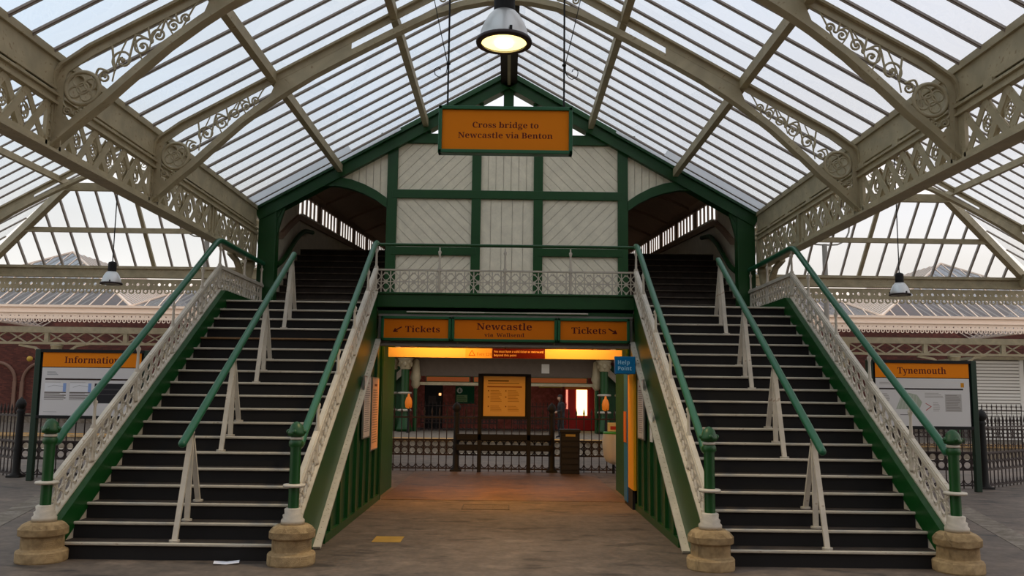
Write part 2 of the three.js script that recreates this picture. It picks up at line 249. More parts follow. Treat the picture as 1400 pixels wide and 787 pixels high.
// ------------------------------------------------------------------ lattice girders
function girder(s, label) {
  const t = thing('lattice_girder', label, 'girder'); const X = s * 4.85, in_ = -s, d0 = 1.4, d1 = 16.72;
  const bx = (a, b, y0, y1) => box(X + in_ * a, X + in_ * b, y0, y1, d0, d1);
  // cove-topped fascia plate, slot, channel
  mesh('fascia_plate', merge([bx(-0.05, 0.0, 4.93, 5.33), bx(-0.06, 0.03, 5.25, 5.335), bx(-0.05, 0.02, 4.93, 4.96)]), M.iron, t);
  mesh('gutter_base', bx(-0.1, -0.05, 4.88, 5.2), M.iron, t);
  mesh('channel', merge([bx(-0.03, 0.05, 4.76, 4.79), bx(-0.03, 0.05, 4.855, 4.885), bx(-0.03, 0.015, 4.78, 4.86)]), M.iron, t);
  mesh('bottom_flange', merge([bx(-0.13, 0.09, 4.225, 4.255), bx(-0.02, 0.02, 4.25, 4.34)]), M.iron, t);
  for (let k = 0; k < 14; k++) mesh('slot_block', box(X - 0.045, X + 0.0, 4.88, 4.935, 2 + k * 1.06, 2.16 + k * 1.06), M.iron, t);
  const posts = [3.78, 6.45, 9.12, 11.79, 14.2, 16.6];
  const postG = merge([box(-0.055, 0.025, 4.255, 4.77, -0.03, 0.03), box(-0.02, 0.02, 4.255, 4.77, -0.16, -0.12), box(-0.02, 0.02, 4.255, 4.77, 0.12, 0.16), box(-0.015, 0.0, 4.255, 4.77, -0.12, 0.12)]);
  const rivG = merge(Array.from({ length: 12 }, (_, i) => { const g = new THREE.SphereGeometry(0.012, 6, 4); g.translate(in_ * 0.008, 4.3 + (i % 6) * 0.085, i < 6 ? -0.075 : 0.075); return g; }));
  for (const p of posts) { const o = mesh('panel_post', postG, M.iron, t); o.position.set(X, 0, -p); mesh('rivets', rivG, M.iron, o).userData.kind = 'stuff'; }
  // crossed straps on two planes, with rosettes
  const P = 0.42;
  for (let i = 0; i < posts.length - 1; i++) {
    const a = posts[i] + 0.15, b = posts[i + 1] - 0.15, n = Math.max(3, Math.round((b - a) / P)), w = (b - a) / n;
    const strapA = bar(V(0, 4.3, 0), V(0, 4.77, w), 0.088, 0.014, new THREE.Vector3(1, 0, 0)), strapB = bar(V(0, 4.77, 0), V(0, 4.3, w), 0.088, 0.014, new THREE.Vector3(1, 0, 0));
    const ros = merge([new THREE.TorusGeometry(0.085, 0.011, 5, 18), new THREE.TorusGeometry(0.045, 0.011, 5, 12), ...[0, 1, 2, 3].map((k) => { const g = new THREE.TorusGeometry(0.028, 0.008, 4, 10); g.translate(Math.cos(k * 1.571 + 0.785) * 0.062, Math.sin(k * 1.571 + 0.785) * 0.062, 0); return g; }), ...[-1, 1].map((k) => { const g = new THREE.TorusGeometry(0.05, 0.009, 4, 12, 4.2); g.translate(0.03 * k, 0.14 * k, 0); return g; })]); ros.rotateY(Math.PI / 2);
    for (let k = 0; k < n; k++) {
      mesh('lattice_strap', strapA, M.iron, t).position.set(X + in_ * 0.012, 0, -(a + k * w)); mesh('lattice_strap', strapB, M.iron, t).position.set(X - in_ * 0.004, 0, -(a + k * w));
      mesh('rosette', ros, M.iron, t).position.set(X - in_ * 0.015, 4.53, -(a + k * w));
    }
    for (let k = 0; k < n; k += 2) { mesh('lattice_strap', strapA, M.iron, t).position.set(X - in_ * 0.1, 0, -(a + (k + 0.3) * w)); mesh('lattice_strap', strapB, M.iron, t).position.set(X - in_ * 0.1, 0, -(a + (k + 0.3) * w)); }
  }
  return t;
}
girder(-1, 'pale iron lattice girder carrying the left eaves of the main roof'); girder(1, 'pale iron lattice girder carrying the right eaves of the main roof');

for (const s of [-1, 1]) { // columns that carry the girder ends beside the gable
  const t = thing('girder_column', `cream iron column under the ${s < 0 ? 'left' : 'right'} girder end beside the gable`, 'column', null, null, [s * 4.98, 0, -16.62]);
  mesh('base', lathe([[0, 0], [0.2, 0], [0.2, 0.1], [0.14, 0.2], [0.12, 0.5], [0.1, 0.55]], 14), M.iron, t); mesh('shaft', lathe([[0.1, 0.5], [0.09, 3.75]], 14), M.iron, t); mesh('capital', lathe([[0.09, 3.7], [0.13, 3.74], [0.1, 3.8], [0.15, 4.1], [0.17, 4.12], [0.17, 4.225], [0, 4.225]], 14), M.iron, t);
  const q = [[0.1, 3.2], [0.14, 3.55], [0.3, 3.9], [0.6, 4.12], [1.0, 4.2]], br = ribbon(q, 0, 0.06, -0.05, 0.05); br.rotateY(Math.PI / 2); br.rotateY(Math.PI); mesh('bracket', br, M.iron, t);
  const sp = tubeOf(spiral(0.22, 4.08, 0.09, 0, 1.4, 1, 0), 0.012, 30, 5); sp.rotateY(-Math.PI / 2); mesh('bracket_scroll', sp, M.iron, t);
}

// ------------------------------------------------------------------ arched roof trusses with scrollwork
const RIB = [[4.86, 4.27], [4.53, 4.58], [4.3, 4.78], [4.08, 5.0], [3.85, 5.22], [3.65, 5.41], [3.3, 5.69], [3.05, 5.87], [2.7, 6.1], [2.3, 6.33], [1.68, 6.67], [1.3, 6.87], [1.0, 7.02], [0.65, 7.14], [0.31, 7.21], [0, 7.235]];
const ribY = (a) => { for (let i = 0; i < RIB.length - 1; i++) if (a <= RIB[i][0] && a >= RIB[i + 1][0]) return mix(RIB[i][1], RIB[i + 1][1], (RIB[i][0] - a) / (RIB[i][0] - RIB[i + 1][0])); return 7.2; };
function truss(xc, D, label, group) {
  const t = thing('roof_truss', label, 'truss', group);
  for (const s of [-1, 1]) {
    const f = (pts) => pts.map(([a, y]) => [xc + s * a, y]), o = s < 0 ? 1 : -1;
    const rib = f(RIB), R = (t0, t1, d0, d1) => ribbon(rib, o * t0, o * t1, D + d0, D + d1);
    mesh('arched_rib', merge([R(0, 0.022, -0.075, 0.075), R(0.02, 0.11, -0.014, 0.014)]), M.iron, t);
    const raf = f([[4.84, 4.3], [4.84, 4.9], [4.835, 5.03], [4.82, 5.12], [4.78, 5.19], [4.7, 5.25], [4.5, roofY(4.5) - 0.12], [2.5, roofY(2.5) - 0.12], [0, roofY(0) - 0.12]]);
    mesh('rafter', merge([ribbon(raf, 0, o * 0.03, D - 0.06, D + 0.06), ribbon(raf, -o * 0.085, 0, D - 0.012, D + 0.012)]), M.iron, t);
    mesh('foot_gusset', prism(f([[4.84, 4.3], [4.84, 4.62], [4.72, 4.62], [4.6, 4.55], [4.55, 4.56]]), D - 0.02, D + 0.02), M.iron, t);
    mesh('joint_plate', prism(f([[3.35, ribY(3.35) + 0.05], [2.2, ribY(2.2) + 0.05], [2.2, roofY(2.2) - 0.14], [3.2, roofY(3.2) - 0.15]]), D - 0.008, D + 0.008), M.iron, t);
    // quatrefoil ring
    const cx = xc + s * 4.56, cy = 4.95;
    const q = [ring(cx, cy, D, 0.18, 0.024, 32, 6)];
    for (let k = 0; k < 4; k++) q.push(ring(cx + Math.cos(k * 1.571 + 0.5) * 0.092, cy + Math.sin(k * 1.571 + 0.5) * 0.092, D, 0.062, 0.011, 18, 5)); q.push(ring(cx, cy, D, 0.062, 0.011, 18, 5));
    mesh('quatrefoil_ring', merge(q), M.iron, t);
    // scrolls getting smaller up the spandrel
    const sc = (a, y, r, a0, turns, dir, tail) => mesh('scroll', tubeOf(spiral(xc + s * a, y, r, s > 0 ? a0 : Math.PI - a0, turns, s > 0 ? dir : -dir, D, tail && f(tail)), 0.013, 40, 5), M.iron, t);
    const boss = (a, y, r) => { const g = new THREE.SphereGeometry(r, 8, 6); g.scale(1, 1, 0.6); g.translate(xc + s * a, y, -D); mesh('leaf_boss', g, M.iron, t); };
    const ST = [[4.33, 0.07], [4.15, 0.12], [3.95, 0.105], [3.78, 0.085], [3.63, 0.068], [3.5, 0.055]];
    ST.forEach(([a, r], i) => { const y0 = ribY(a) + 0.1, y1 = roofY(a) - 0.21, y = (y0 + y1) / 2 + (i === 0 ? -0.05 : 0); const dn = i % 2 === 0;
      sc(a, y, r, dn ? 2.3 : -0.8, 1.35, dn ? -1 : 1, [[a + 0.14, dn ? y0 + 0.02 : y1], [a + 0.08, dn ? y + r * 1.2 : y - r * 0.9]]); boss(a, y, r * 0.24);
      if (i && i < 5) mesh('scroll', tubeOf(f([[a + 0.1, dn ? y1 : y0], [a + 0.06, y], [a - 0.03, dn ? y0 : y1]]).map(([x, yy]) => V(x, yy, D)), 0.009, 10, 5), M.iron, t); });
    sc(4.7, 4.70, 0.05, 1.0, 1.3, -1, [[4.78, 4.8]]); sc(4.6, 4.68, 0.04, 1.8, 1.2, 1, [[4.55, 4.76]]); sc(4.73, 4.6, 0.035, 0, 1.2, 1);
    mesh('leaf_tip', tubeOf(f([[3.56, ribY(3.56) + 0.1], [3.42, roofY(3.42) - 0.25], [3.36, roofY(3.36) - 0.2]]).map(([x, y]) => V(x, y, D)), 0.01, 8, 5), M.iron, t);
    // crown scrolls
    for (const [a, r, dir, a0] of [[0.25, 0.13, 1, 3.6], [0.5, 0.11, -1, 2.2], [0.73, 0.085, 1, 3.9], [0.93, 0.06, -1, 2.0]]) { const y = (ribY(a) + 0.1 + roofY(a) - 0.21) / 2 - 0.06 + 0.1 * a; sc(a, y, r, a0, 1.3, dir, [[a + 0.12, dir > 0 ? ribY(a) + 0.11 : y + r]]); boss(a, y, r * 0.2); }
  }
  return t;
}
truss(0, 9.12, 'scrolled iron roof truss nearest to the viewer over the stairs'); truss(0, 11.79, 'scrolled iron roof truss over the middle of the stairs, behind the hanging lamp');
truss(-AX, 21.7, 'iron roof truss at the hip end of the left aisle'); truss(AX, 21.7, 'iron roof truss at the hip end of the right aisle');

// ------------------------------------------------------------------ timber gable wall above the landing
{
  const w = thing('wall_gable', 'green timber framed gable wall with cream boarding above the landing', 'wall', null, 'structure'), d = GAB, F = GAB - 0.06, Bk = GAB + 0.14;
  for (const x of [-2.255, 2.255]) mesh('post', rbox(x - 0.1, x + 0.1, 3.25, roofY(2.25) - 0.1, F, Bk), M.green, w);
  for (const x of [-0.61, 0.6]) mesh('post', rbox(x - 0.09, x + 0.09, 3.25, 6.7, F, Bk), M.green, w);
  for (const x of [-4.64, 4.64]) { mesh('post', rbox(x - 0.17, x + 0.17, 3.0, roofY(4.64) - 0.12, F - 0.05, Bk), M.green, w); }
  mesh('beam', rbox(-2.5, 2.5, 6.64, 6.84, F - 0.01, Bk), M.green, w); mesh('beam', rbox(-2.25, 2.25, 5.54, 5.71, F - 0.005, Bk), M.green, w);
  for (const s of [-1, 1]) mesh('beam', rbox(s * 0.6, s * 2.25, 4.42, 4.58, F - 0.005, Bk), M.green, w);
  for (const s of [-1, 1]) {
    mesh('gable_rafter', ribbon([[s * 4.9, roofY(4.9) - 0.05], [0, roofY(0) - 0.05]], s < 0 ? -0.22 : 0.22, 0, F - 0.08, Bk), M.green, w);
    mesh('bargeboard', ribbon([[s * 4.9, roofY(4.9) + 0.03], [0, roofY(0) + 0.03]], s < 0 ? -0.09 : 0.09, 0, F - 0.14, F - 0.06), M.green, w);
    mesh('strut', box(s * 0.52 - 0.03, s * 0.52 + 0.03, 6.84, roofY(0.52) - 0.25, F + 0.02, Bk - 0.05), M.green, w); mesh('strut', box(s * 1.55 - 0.03, s * 1.55 + 0.03, 6.84, roofY(1.55) - 0.25, F + 0.02, Bk - 0.05), M.green, w);
    // arch over the side stair
    const inn = [[2.35, 5.34], [2.55, 5.48], [2.8, 5.61], [3.05, 5.70], [3.35, 5.76], [3.65, 5.75], [3.9, 5.68], [4.12, 5.56], [4.32, 5.36], [4.47, 5.08]], outr = [[2.35, 5.53], [2.55, 5.67], [2.8, 5.8], [3.05, 5.89], [3.35, 5.94], [3.6, roofY(3.6) - 0.08], [4.5, roofY(4.5) - 0.08], [4.5, 5.08]];
    mesh('arch_brace', prism([...inn, ...outr.reverse()].map(([a, y]) => [s * a, y]), F - 0.02, F + 0.12), M.green, w);
    const archTop = (a) => a < 2.8 ? mix(5.53, 5.8, (a - 2.35) / 0.45) : mix(5.8, 5.95, sat((a - 2.8) / 0.6));
    for (let a = 2.36; a < 3.55; a += 0.14) { const b = Math.min(a + 0.13, 3.6), ya = roofY(a) - 0.12, yb = roofY(b) - 0.12; if (ya <= archTop(a)) continue; mesh('board', prism([[a, archTop(a) - 0.05], [b, archTop(b) - 0.05], [b, Math.max(yb, archTop(b))], [a, ya]].map(([x, y]) => [s * x, y]), F + 0.05, F + 0.07), M.creamBoard, w); }
    mesh('backing', prism([[2.3, 5.4], [2.3, roofY(2.3) - 0.1], [3.7, roofY(3.7) - 0.1], [3.3, 5.85], [2.8, 5.7]].map(([x, y]) => [s * x, y]), F + 0.08, F + 0.12), M.inner, w);
    // gusset brackets of the outer posts
    mesh('bracket', prism([[4.47, 4.75], [4.47, 5.15], [4.3, 5.4], [4.4, 5.05]].map(([a, y]) => [s * a, y]), F, F + 0.08), M.green, w);
  }
  mesh('king_post', rbox(-0.1, 0.1, 6.84, 7.92, F - 0.01, Bk), M.green, w);
  const panel = (x0, x1, y0, y1, dir) => { // boards: dir 0 upright, +1 rising right, -1 falling right
    const W = 0.15, gap = 0.007, c = Math.SQRT1_2, n = dir === 0 ? [1, 0] : dir > 0 ? [-c, c] : [c, c], R = [[x0, y0], [x1, y0], [x1, y1], [x0, y1]], pr = R.map(([x, y]) => n[0] * x + n[1] * y), lo = Math.min(...pr), hi = Math.max(...pr);
    for (let q = lo; q < hi; q += W) { let p = clip(R, -n[0], -n[1], -q); p = clip(p, n[0], n[1], q + W - gap); if (p.length > 2) mesh('board', prism(p, F + 0.05, F + 0.072), M.creamBoard, w); }
    mesh('backing', box(x0, x1, y0, y1, F + 0.085, F + 0.12), M.inner, w);
  };
  panel(-2.16, -0.69, 5.7, 6.65, 1); panel(-2.16, -0.69, 4.57, 5.55, -1); panel(-2.16, -0.69, 3.26, 4.43, 1);
  panel(0.68, 2.16, 5.7, 6.65, -1); panel(0.68, 2.16, 4.57, 5.55, 1); panel(0.68, 2.16, 3.26, 4.43, -1);
  panel(-0.53, 0.52, 5.7, 6.65, 0);
  for (let i = 0; i < 5; i++) mesh('door_board', box(-0.53 + i * 0.21, -0.53 + i * 0.21 + 0.203, 3.26, 5.55, F + 0.05, F + 0.075), M.creamBoard, w); mesh('backing', box(-0.53, 0.52, 3.26, 5.55, F + 0.085, F + 0.12), M.inner, w);
}

// ------------------------------------------------------------------ covered stairs and bridge behind the gable
const deckY = (D) => D < 19.7 ? 3.23 + Math.max(0, D - 16.95) * SL : 4.93 + (D - 19.7) * 0.07;
for (const s of [-1, 1]) {
  const side = s < 0 ? 'left' : 'right', b = thing('covered_bridge', 'dark covered upper stair and footbridge behind the ' + side + ' arch', 'footbridge', null, 'structure');
  const xi = s * 2.32, xo = s * 4.62, DE = 36;
  for (let k = 1; k <= 10; k++) { const st = mesh('step', box(xi, xo, 3.0, 3.23 + k * RISE - 0.02, 16.95 + (k - 1) * GO, 16.97 + k * GO), M.tread, b); mesh('tread', box(xi, xo, 3.23 + k * RISE - 0.02, 3.23 + k * RISE, 16.91 + (k - 1) * GO, 17.0 + k * GO), S('#6e6257', 0.8, { map: stoneTex }), st); }
  mesh('deck', prismX([[19.6, 4.7], [DE, 5.85], [DE, 6.07], [19.6, 4.93]], Math.min(xi, xo), Math.max(xi, xo)), M.tread, b);
  const up = (D) => D < 19.5 ? 5.0 + (D - 16.95) * 0.30 : 5.765 + (D - 19.5) * 0.07;                 // sill line
  const top = (D) => up(D) + 0.5, wallX = (poly, x, m, name) => mesh(name, prismX(poly, Math.min(x, x + s * 0.06), Math.max(x, x + s * 0.06)), m, b);
  wallX([[16.95, 2.6], [DE, 5.4], [DE, up(DE)], [19.5, up(19.5)], [19.0, up(19) + 0.01], [18.3, 5.3], [17.6, 4.95], [16.95, 4.8]], xo, M.inner, 'outer_wall');
  wallX([[16.95, top(16.95) + 0.0], [19.1, top(19.1)], [DE, top(DE)], [DE, top(DE) + 0.3], [19, top(19) + 0.3], [16.95, 5.45]], xo, M.soffit, 'upper_wall');
  wallX([[16.95, 4.8], [17.6, 4.95], [18.3, 5.3], [19.0, up(19)], [19.0, top(19)], [16.95, top(16.95)]], xo, M.inner, 'end_panel');
  wallX([[16.95, 2.6], [DE, 4.6], [DE, 8.4], [16.95, 6.2]], xi - s * 0.06, M.inner, 'inner_wall');
  mesh('end_wall', box(xi, xo, 5, 8.6, DE, DE + 0.1), M.soffit, b);
  for (let D = 19.05, k = 0; D < 33; D += 0.4, k++) { const wide = k % 6 === 5; mesh('window_mullion', box(xo, xo + s * 0.03, up(D), top(D), D, D + (wide ? 0.34 : 0.1)), M.soffit, b); }
  mesh('window_sill', prismX([[17.0, 4.86], [17.6, 4.98], [18.3, 5.33], [19.0, up(19) + 0.02], [DE, up(DE) + 0.02], [DE, up(DE) - 0.1], [19.0, up(19) - 0.1], [18.3, 5.2], [17.6, 4.84], [17.0, 4.74]], Math.min(xo, xo - s * 0.07), Math.max(xo, xo - s * 0.07)), M.soffit, b);
  mesh('wall_handrail', tubeOf([V(xo - s * 0.12, 4.2, 17.0), V(xo - s * 0.12, 4.4, 17.5), V(xo - s * 0.12, 5.0, 18.5), V(xo - s * 0.12, 5.3, 19.2), V(xo - s * 0.12, 5.42, 20)], 0.05, 20, 8), M.green, b);
  // curved boarded ceiling rising with the stair, with ribs
  const cr = (D) => top(D) + 0.17, A = []; for (let i = 0; i <= 10; i++) { const a = i / 10; A.push([mix(2.30, 4.66, a), 0.02 + 0.42 * Math.sin(Math.PI * (0.18 + 0.82 * a)) - 0.1 * a]); }
  const vault = (D0_, D1_, t0, t1, name, m) => { const P = [], I = [], Ds = [D0_, D1_]; for (const D of Ds) for (const t of [t0, t1]) for (const [x, y] of A) P.push(s * x, cr(D) + y + t, -D); const n = A.length; const qd = (a, b2, c, e) => I.push(a, b2, c, a, c, e);
    for (let i = 0; i < n - 1; i++) { qd(i, i + 1, 2 * n + i + 1, 2 * n + i); qd(n + i, 3 * n + i, 3 * n + i + 1, n + i + 1); qd(i, n + i, n + i + 1, i + 1); qd(2 * n + i, 2 * n + i + 1, 3 * n + i + 1, 3 * n + i); }
    let g = new THREE.BufferGeometry(); g.setAttribute('position', new THREE.Float32BufferAttribute(P, 3)); g.setIndex(I); g = g.toNonIndexed(); g.computeVertexNormals(); mesh(name, uvm(g), m, b); };
  const seg = [16.98, 18.2, 19.5, 22, 25, 28, 32, DE]; for (let i = 0; i < seg.length - 1; i++) { vault(seg[i], seg[i + 1] + 0.02, 0.0, 0.05, 'ceiling_boards', M.soffit); vault(seg[i] - 0.06, seg[i] + 0.06, -0.07, 0.0, 'ceiling_rib', M.soffit); }
}

// ------------------------------------------------------------------ stairs
const XI = 2.16, XO = 4.66, LAND = 14.33;
function staircase(s) {
  const side = s < 0 ? 'left' : 'right', t = thing('staircase', 'wide ' + side + ' flight of dark steps with white nosings', 'staircase');
  for (let n = 1; n <= 19; n++) {
    const d = D0 + (n - 1) * GO, y = n * RISE, end = n === 19 ? 16.95 : d + GO + 0.05, bottom = n === 1 ? 0 : y - RISE - 0.06;
    const st = mesh('step', box(s * XI, s * XO, bottom, y - 0.018, d, end), M.riser, t);
    mesh('tread', box(s * XI, s * XO, y - 0.018, y, d + 0.005, end), M.tread, st);
    const woodOne = s < 0 && n === 15; mesh('nosing', rbox(s * XI, s * (XO - 0.06), y - 0.028, y + 0.004, d - 0.03, d + 0.02, 0.012), woodOne ? M.nosingWood : M.nosing, st, woodOne ? 'bare brown nosing' : undefined);
    if (n < 19) mesh('end_plate', box(s * (XO - 0.075), s * XO, Math.max(0, y - RISE), y - 0.03, d - 0.012, d + 0.03), M.ironWhite, st);
  }
  const L0 = 9.3;
  const outer = [[L0, 0.0], [L0, nose(L0) + 0.25], [14.25, 3.385], [GAB - 0.05, 3.385], [GAB - 0.05, 3.1], [14.2, 3.1], [9.48, 0.17], [9.48, 0]];
  mesh('outer_stringer', prismX(outer, Math.min(s * (XO - 0.09), s * (XO + 0.06)), Math.max(s * (XO - 0.09), s * (XO + 0.06))), M.green, t);
  mesh('outer_closing_plate', prismX([[9.5, 0], [9.5, 0.2], [14.25, 3.2], [GAB - 0.05, 3.2], [GAB - 0.05, 3.0], [14.45, 3.0], [9.68, 0]], Math.min(s * (XO - 0.08), s * (XO + 0.05)), Math.max(s * (XO - 0.08), s * (XO + 0.05))), M.ironWhite, t);
  mesh('inner_stringer', prismX([[L0, 0.0], [L0, nose(L0) + 0.25], [14.25, 3.385], [LAND + 0.03, 3.385], [LAND + 0.03, nose(LAND) - 0.62], [10.12, 0]], Math.min(s * XI, s * (XI - 0.05)), Math.max(s * XI, s * (XI - 0.05))), M.green, t);
  const fl = mesh('bottom_flange', bar(V(s * (XI - 0.08), 0.02, 10.1), V(s * (XI - 0.08), nose(14.3) - 0.6, 14.3), 0.115, 0.03), M.ironWhite, t, 'white riveted flange');
  mesh('rivets', merge(Array.from({ length: 46 }, (_, i) => { const D = 10.2 + i * 0.087, g = new THREE.SphereGeometry(0.011, 6, 4); g.translate(s * (XI - 0.085), nose(D) - 0.578, -D); return g; })), M.ironWhite, fl).userData.kind = 'stuff';
  // ledge the lattice stands on
  for (const x of [XI - 0.03, XO + 0.03]) mesh('lattice_ledge', bar(V(s * x, nose(L0) + 0.26, L0), V(s * x, 3.395, 14.25), 0.085, 0.022), M.ironWhite, t);
  return t;
}
staircase(-1); staircase(1);

function latticeRun(parent, P0, P1, h, n) { // cast-iron bars with crosses between P0 and P1 (base line), upright height h
  const dir = P1.clone().sub(P0), e1 = dir.clone().divideScalar(n), hor = new THREE.Vector3(dir.x, 0, dir.z).normalize(), nrm = new THREE.Vector3().crossVectors(hor, new THREE.Vector3(0, 1, 0)), w = Math.hypot(dir.x, dir.z) / n;
  const e = e1.clone().divideScalar(w), Mx = new THREE.Matrix4().makeBasis(e, new THREE.Vector3(0, 1, 0), nrm);
  const fb = (x0, y0, x1, y1, t, th) => { const L = Math.hypot(x1 - x0, y1 - y0), g = new THREE.BoxGeometry(L, t, th); g.rotateZ(Math.atan2(y1 - y0, x1 - x0)); g.translate((x0 + x1) / 2, (y0 + y1) / 2, 0); return g; };
  const r = w * 0.4, list = [fb(0, 0, 0, h, 0.016, 0.016)];
  for (const y of [h * 0.27, h * 0.73]) { list.push(fb(-r, y - r, r, y + r, 0.013, 0.012), fb(-r, y + r, r, y - r, 0.013, 0.012)); const k = new THREE.CylinderGeometry(0.021, 0.021, 0.022, 8); k.rotateX(Math.PI / 2); k.translate(0, y, 0); list.push(k); for (const q of [[-r, -r], [r, -r], [-r, r], [r, r]]) { const b = new THREE.BoxGeometry(0.026, 0.026, 0.016); b.rotateZ(0.785); b.translate(q[0], y + q[1], 0); list.push(b); } }
  { const b = new THREE.BoxGeometry(0.03, 0.03, 0.016); b.rotateZ(0.785); b.translate(w / 2, h / 2, 0); list.push(b); const b2 = b.clone(); b2.translate(0, -h / 2 + 0.015, 0); list.push(b2); }
  const g = merge(list); g.applyMatrix4(Mx); g.computeVertexNormals();
  for (let i = 0; i < n; i++) mesh('lattice_bar', g, M.ironWhite, parent).position.copy(P0.clone().addScaledVector(e1, i + 0.5));
  const up = (v, y) => v.clone().add(new THREE.Vector3(0, y, 0));
  mesh('middle_rail', bar(up(P0, h / 2), up(P1, h / 2), 0.012, 0.014), M.ironWhite, parent);
}
const standardG = merge([lathe([[0, 0], [0.035, 0], [0.035, 0.03], [0.022, 0.05], [0.022, 0.34], [0.034, 0.355], [0.034, 0.4], [0.02, 0.42], [0.016, 0.62], [0.028, 0.66], [0.028, 0.68], [0.012, 0.7], [0.012, 0.745], [0, 0.745]], 10)]);
for (const s of [-1, 1]) for (const inner of [0, 1]) {
  const side = s < 0 ? 'left' : 'right', x = s * (inner ? XI - 0.03 : XO + 0.03);
  const t = thing('balustrade', `white lattice balustrade with green handrail, ${inner ? 'inner' : 'outer'} side of the ${side} stairs`, 'balustrade');
  const a = 9.36, ED = 14.25, yb = (D) => mix(nose(9.3) + 0.27, 3.41, (D - 9.3) / (14.25 - 9.3)), H = 0.335;
  latticeRun(t, V(x, yb(a), a), V(x, yb(ED), ED), H, 30);
  mesh('top_rail', mergeRail([V(x, yb(a) + H + 0.02, a), V(x, yb(ED) + H + 0.02, ED)]), M.ironWhite, t);
  for (let k = 1; k <= 4; k++) { const D = 9.1 + k * 4 * GO; const o = mesh('standard', standardG, M.ironWhite, t); o.position.set(x, yb(D), -D); }
  { const o = mesh('standard', standardG, M.ironWhite, t); o.position.set(x, yb(ED), -ED); }
  const hr = [V(x, 1.2, 9.3), V(x, 1.2, 9.4), V(x, nose(9.6) + 1.05, 9.6), V(x, nose(11) + 1.05, 11), V(x, nose(13) + 1.06, 13), V(x, nose(14.0) + 1.08, 14.0)];
  if (inner) hr.push(V(x, 4.2, 14.24)); else hr.push(V(x, 4.195, 14.2), V(x, 4.205, 14.4), V(x, 4.2, 15.5), V(x, 4.2, 16.75));
  mesh('handrail', tubeOf(hr, 0.044, 90, 10), M.greenRail, t);
  { const g = new THREE.SphereGeometry(0.044, 12, 8); g.translate(hr[hr.length - 1].x, hr[hr.length - 1].y, hr[hr.length - 1].z); mesh('rail_end', g, M.greenRail, t); }
  if (!inner) {
    latticeRun(t, V(x, 3.41, 14.25), V(x, 3.41, 16.7), H, 16); mesh('top_rail', mergeRail([V(x, 3.765, 14.25), V(x, 3.765, 16.75)]), M.ironWhite, t);
    for (const D of [15.6, 16.68]) { const o = mesh('standard', standardG, M.ironWhite, t); o.position.set(x, 3.41, -D); }
  }
}
function mergeRail(pts) { return merge([bar(pts[0], pts[1], 0.075, 0.045), bar(pts[0].clone().add(new THREE.Vector3(0, 0.03, 0)), pts[1].clone().add(new THREE.Vector3(0, 0.03, 0)), 0.045, 0.02)]); }
{
  const t = thing('balustrade', 'white lattice balustrade with green handrail across the landing front', 'balustrade'), x = XI - 0.03;
  latticeRun(t, V(-x, 3.4, LAND), V(x, 3.4, LAND), 0.35, 28); mesh('top_rail', bar(V(-x, 3.77, LAND), V(x, 3.77, LAND), 0.05, 0.025), M.ironWhite, t);
  mesh('handrail', rod(V(-x, 4.19, LAND), V(x, 4.19, LAND), 0.026, 10), M.green, t);
  for (const q of [-1.1, -0.02, 1.06]) { const o = mesh('standard', standardG, M.ironWhite, t); o.position.set(q, 3.39, -LAND); o.scale.y = 1.02; }
}
// newels on stone pedestals
for (const s of [-1, 1]) for (const inner of [0, 1]) {
  const x = s * (inner ? XI - 0.01 : XO + 0.04), which = `${inner ? 'inner' : 'outer'} foot of the ${s < 0 ? 'left' : 'right'} stairs`, worn = s > 0 && !inner;
  const prof = [[0, 0], [0.24, 0], [0.246, 0.015], [0.246, 0.1], [0.236, 0.118], [0.208, 0.128], [0.203, 0.136], [0.203, 0.25], [0.207, 0.258], [0.23, 0.264], [0.236, 0.274], [0.236, 0.33], [0.2, 0.372], [0.16, 0.395], [0, 0.395]];
  const g = lathe(prof, 28); const p = g.attributes.position; for (let i = 0; i < p.count; i++) { const X = p.getX(i), Y = p.getY(i), Z = p.getZ(i), a = Math.atan2(Z, X), k = 1 + (worn ? 0.045 : 0.008) * n3(X * 5 + s * 3 + inner, Y * 6, Z * 5), sq = 1 - 0.02 * Math.cos(4 * a); p.setXYZ(i, X * k * sq, Y * (worn && Y > 0.2 ? 1 + 0.03 * n3(X * 6, 2, Z * 6) : 1), Z * k * sq); } g.computeVertexNormals();
  const ped = tag(mesh('stone_pedestal', uvm(toCreasedNormals(g, 0.35)), M.stone), `${worn ? 'worn' : 'round'} yellow sandstone pedestal at the ${which}`, 'pedestal'); ped.position.set(x, 0, -9.27);
  const nw = thing('newel_post', `green cast-iron newel post at the ${which}`, 'newel post', null, null, [x, 0.39, -9.27]);
  mesh('white_base', lathe([[0, 0], [0.12, 0], [0.12, 0.05], [0.1, 0.07], [0.105, 0.1], [0.085, 0.115], [0.09, 0.16], [0.075, 0.17], [0, 0.17]], 20), M.ironWhite, nw);
  mesh('shaft', lathe([[0.056, 0.17], [0.056, 0.78], [0.075, 0.8], [0.075, 0.84], [0.06, 0.86]], 8), M.green, nw);
  mesh('rail_collar', lathe([[0.06, 0.375], [0.11, 0.38], [0.118, 0.395], [0.11, 0.41], [0.06, 0.415]], 16), M.ironWhite, nw);
  mesh('neck_ring', lathe([[0.05, 0.86], [0.066, 0.865], [0.066, 0.885], [0.05, 0.89]], 16), M.ironWhite, nw);
  mesh('finial', merge([lathe([[0.04, 0.885], [0.085, 0.905], [0.09, 0.935], [0.08, 0.955], [0.075, 0.975], [0.06, 1.01], [0.03, 1.04], [0, 1.05]], 16), ...[0, 1, 2, 3].map((k) => { const g2 = new THREE.SphereGeometry(0.026, 8, 6); g2.translate(Math.cos(k * 1.571) * 0.08, 0.945, Math.sin(k * 1.571) * 0.08); return g2; })]), M.green, nw);
}
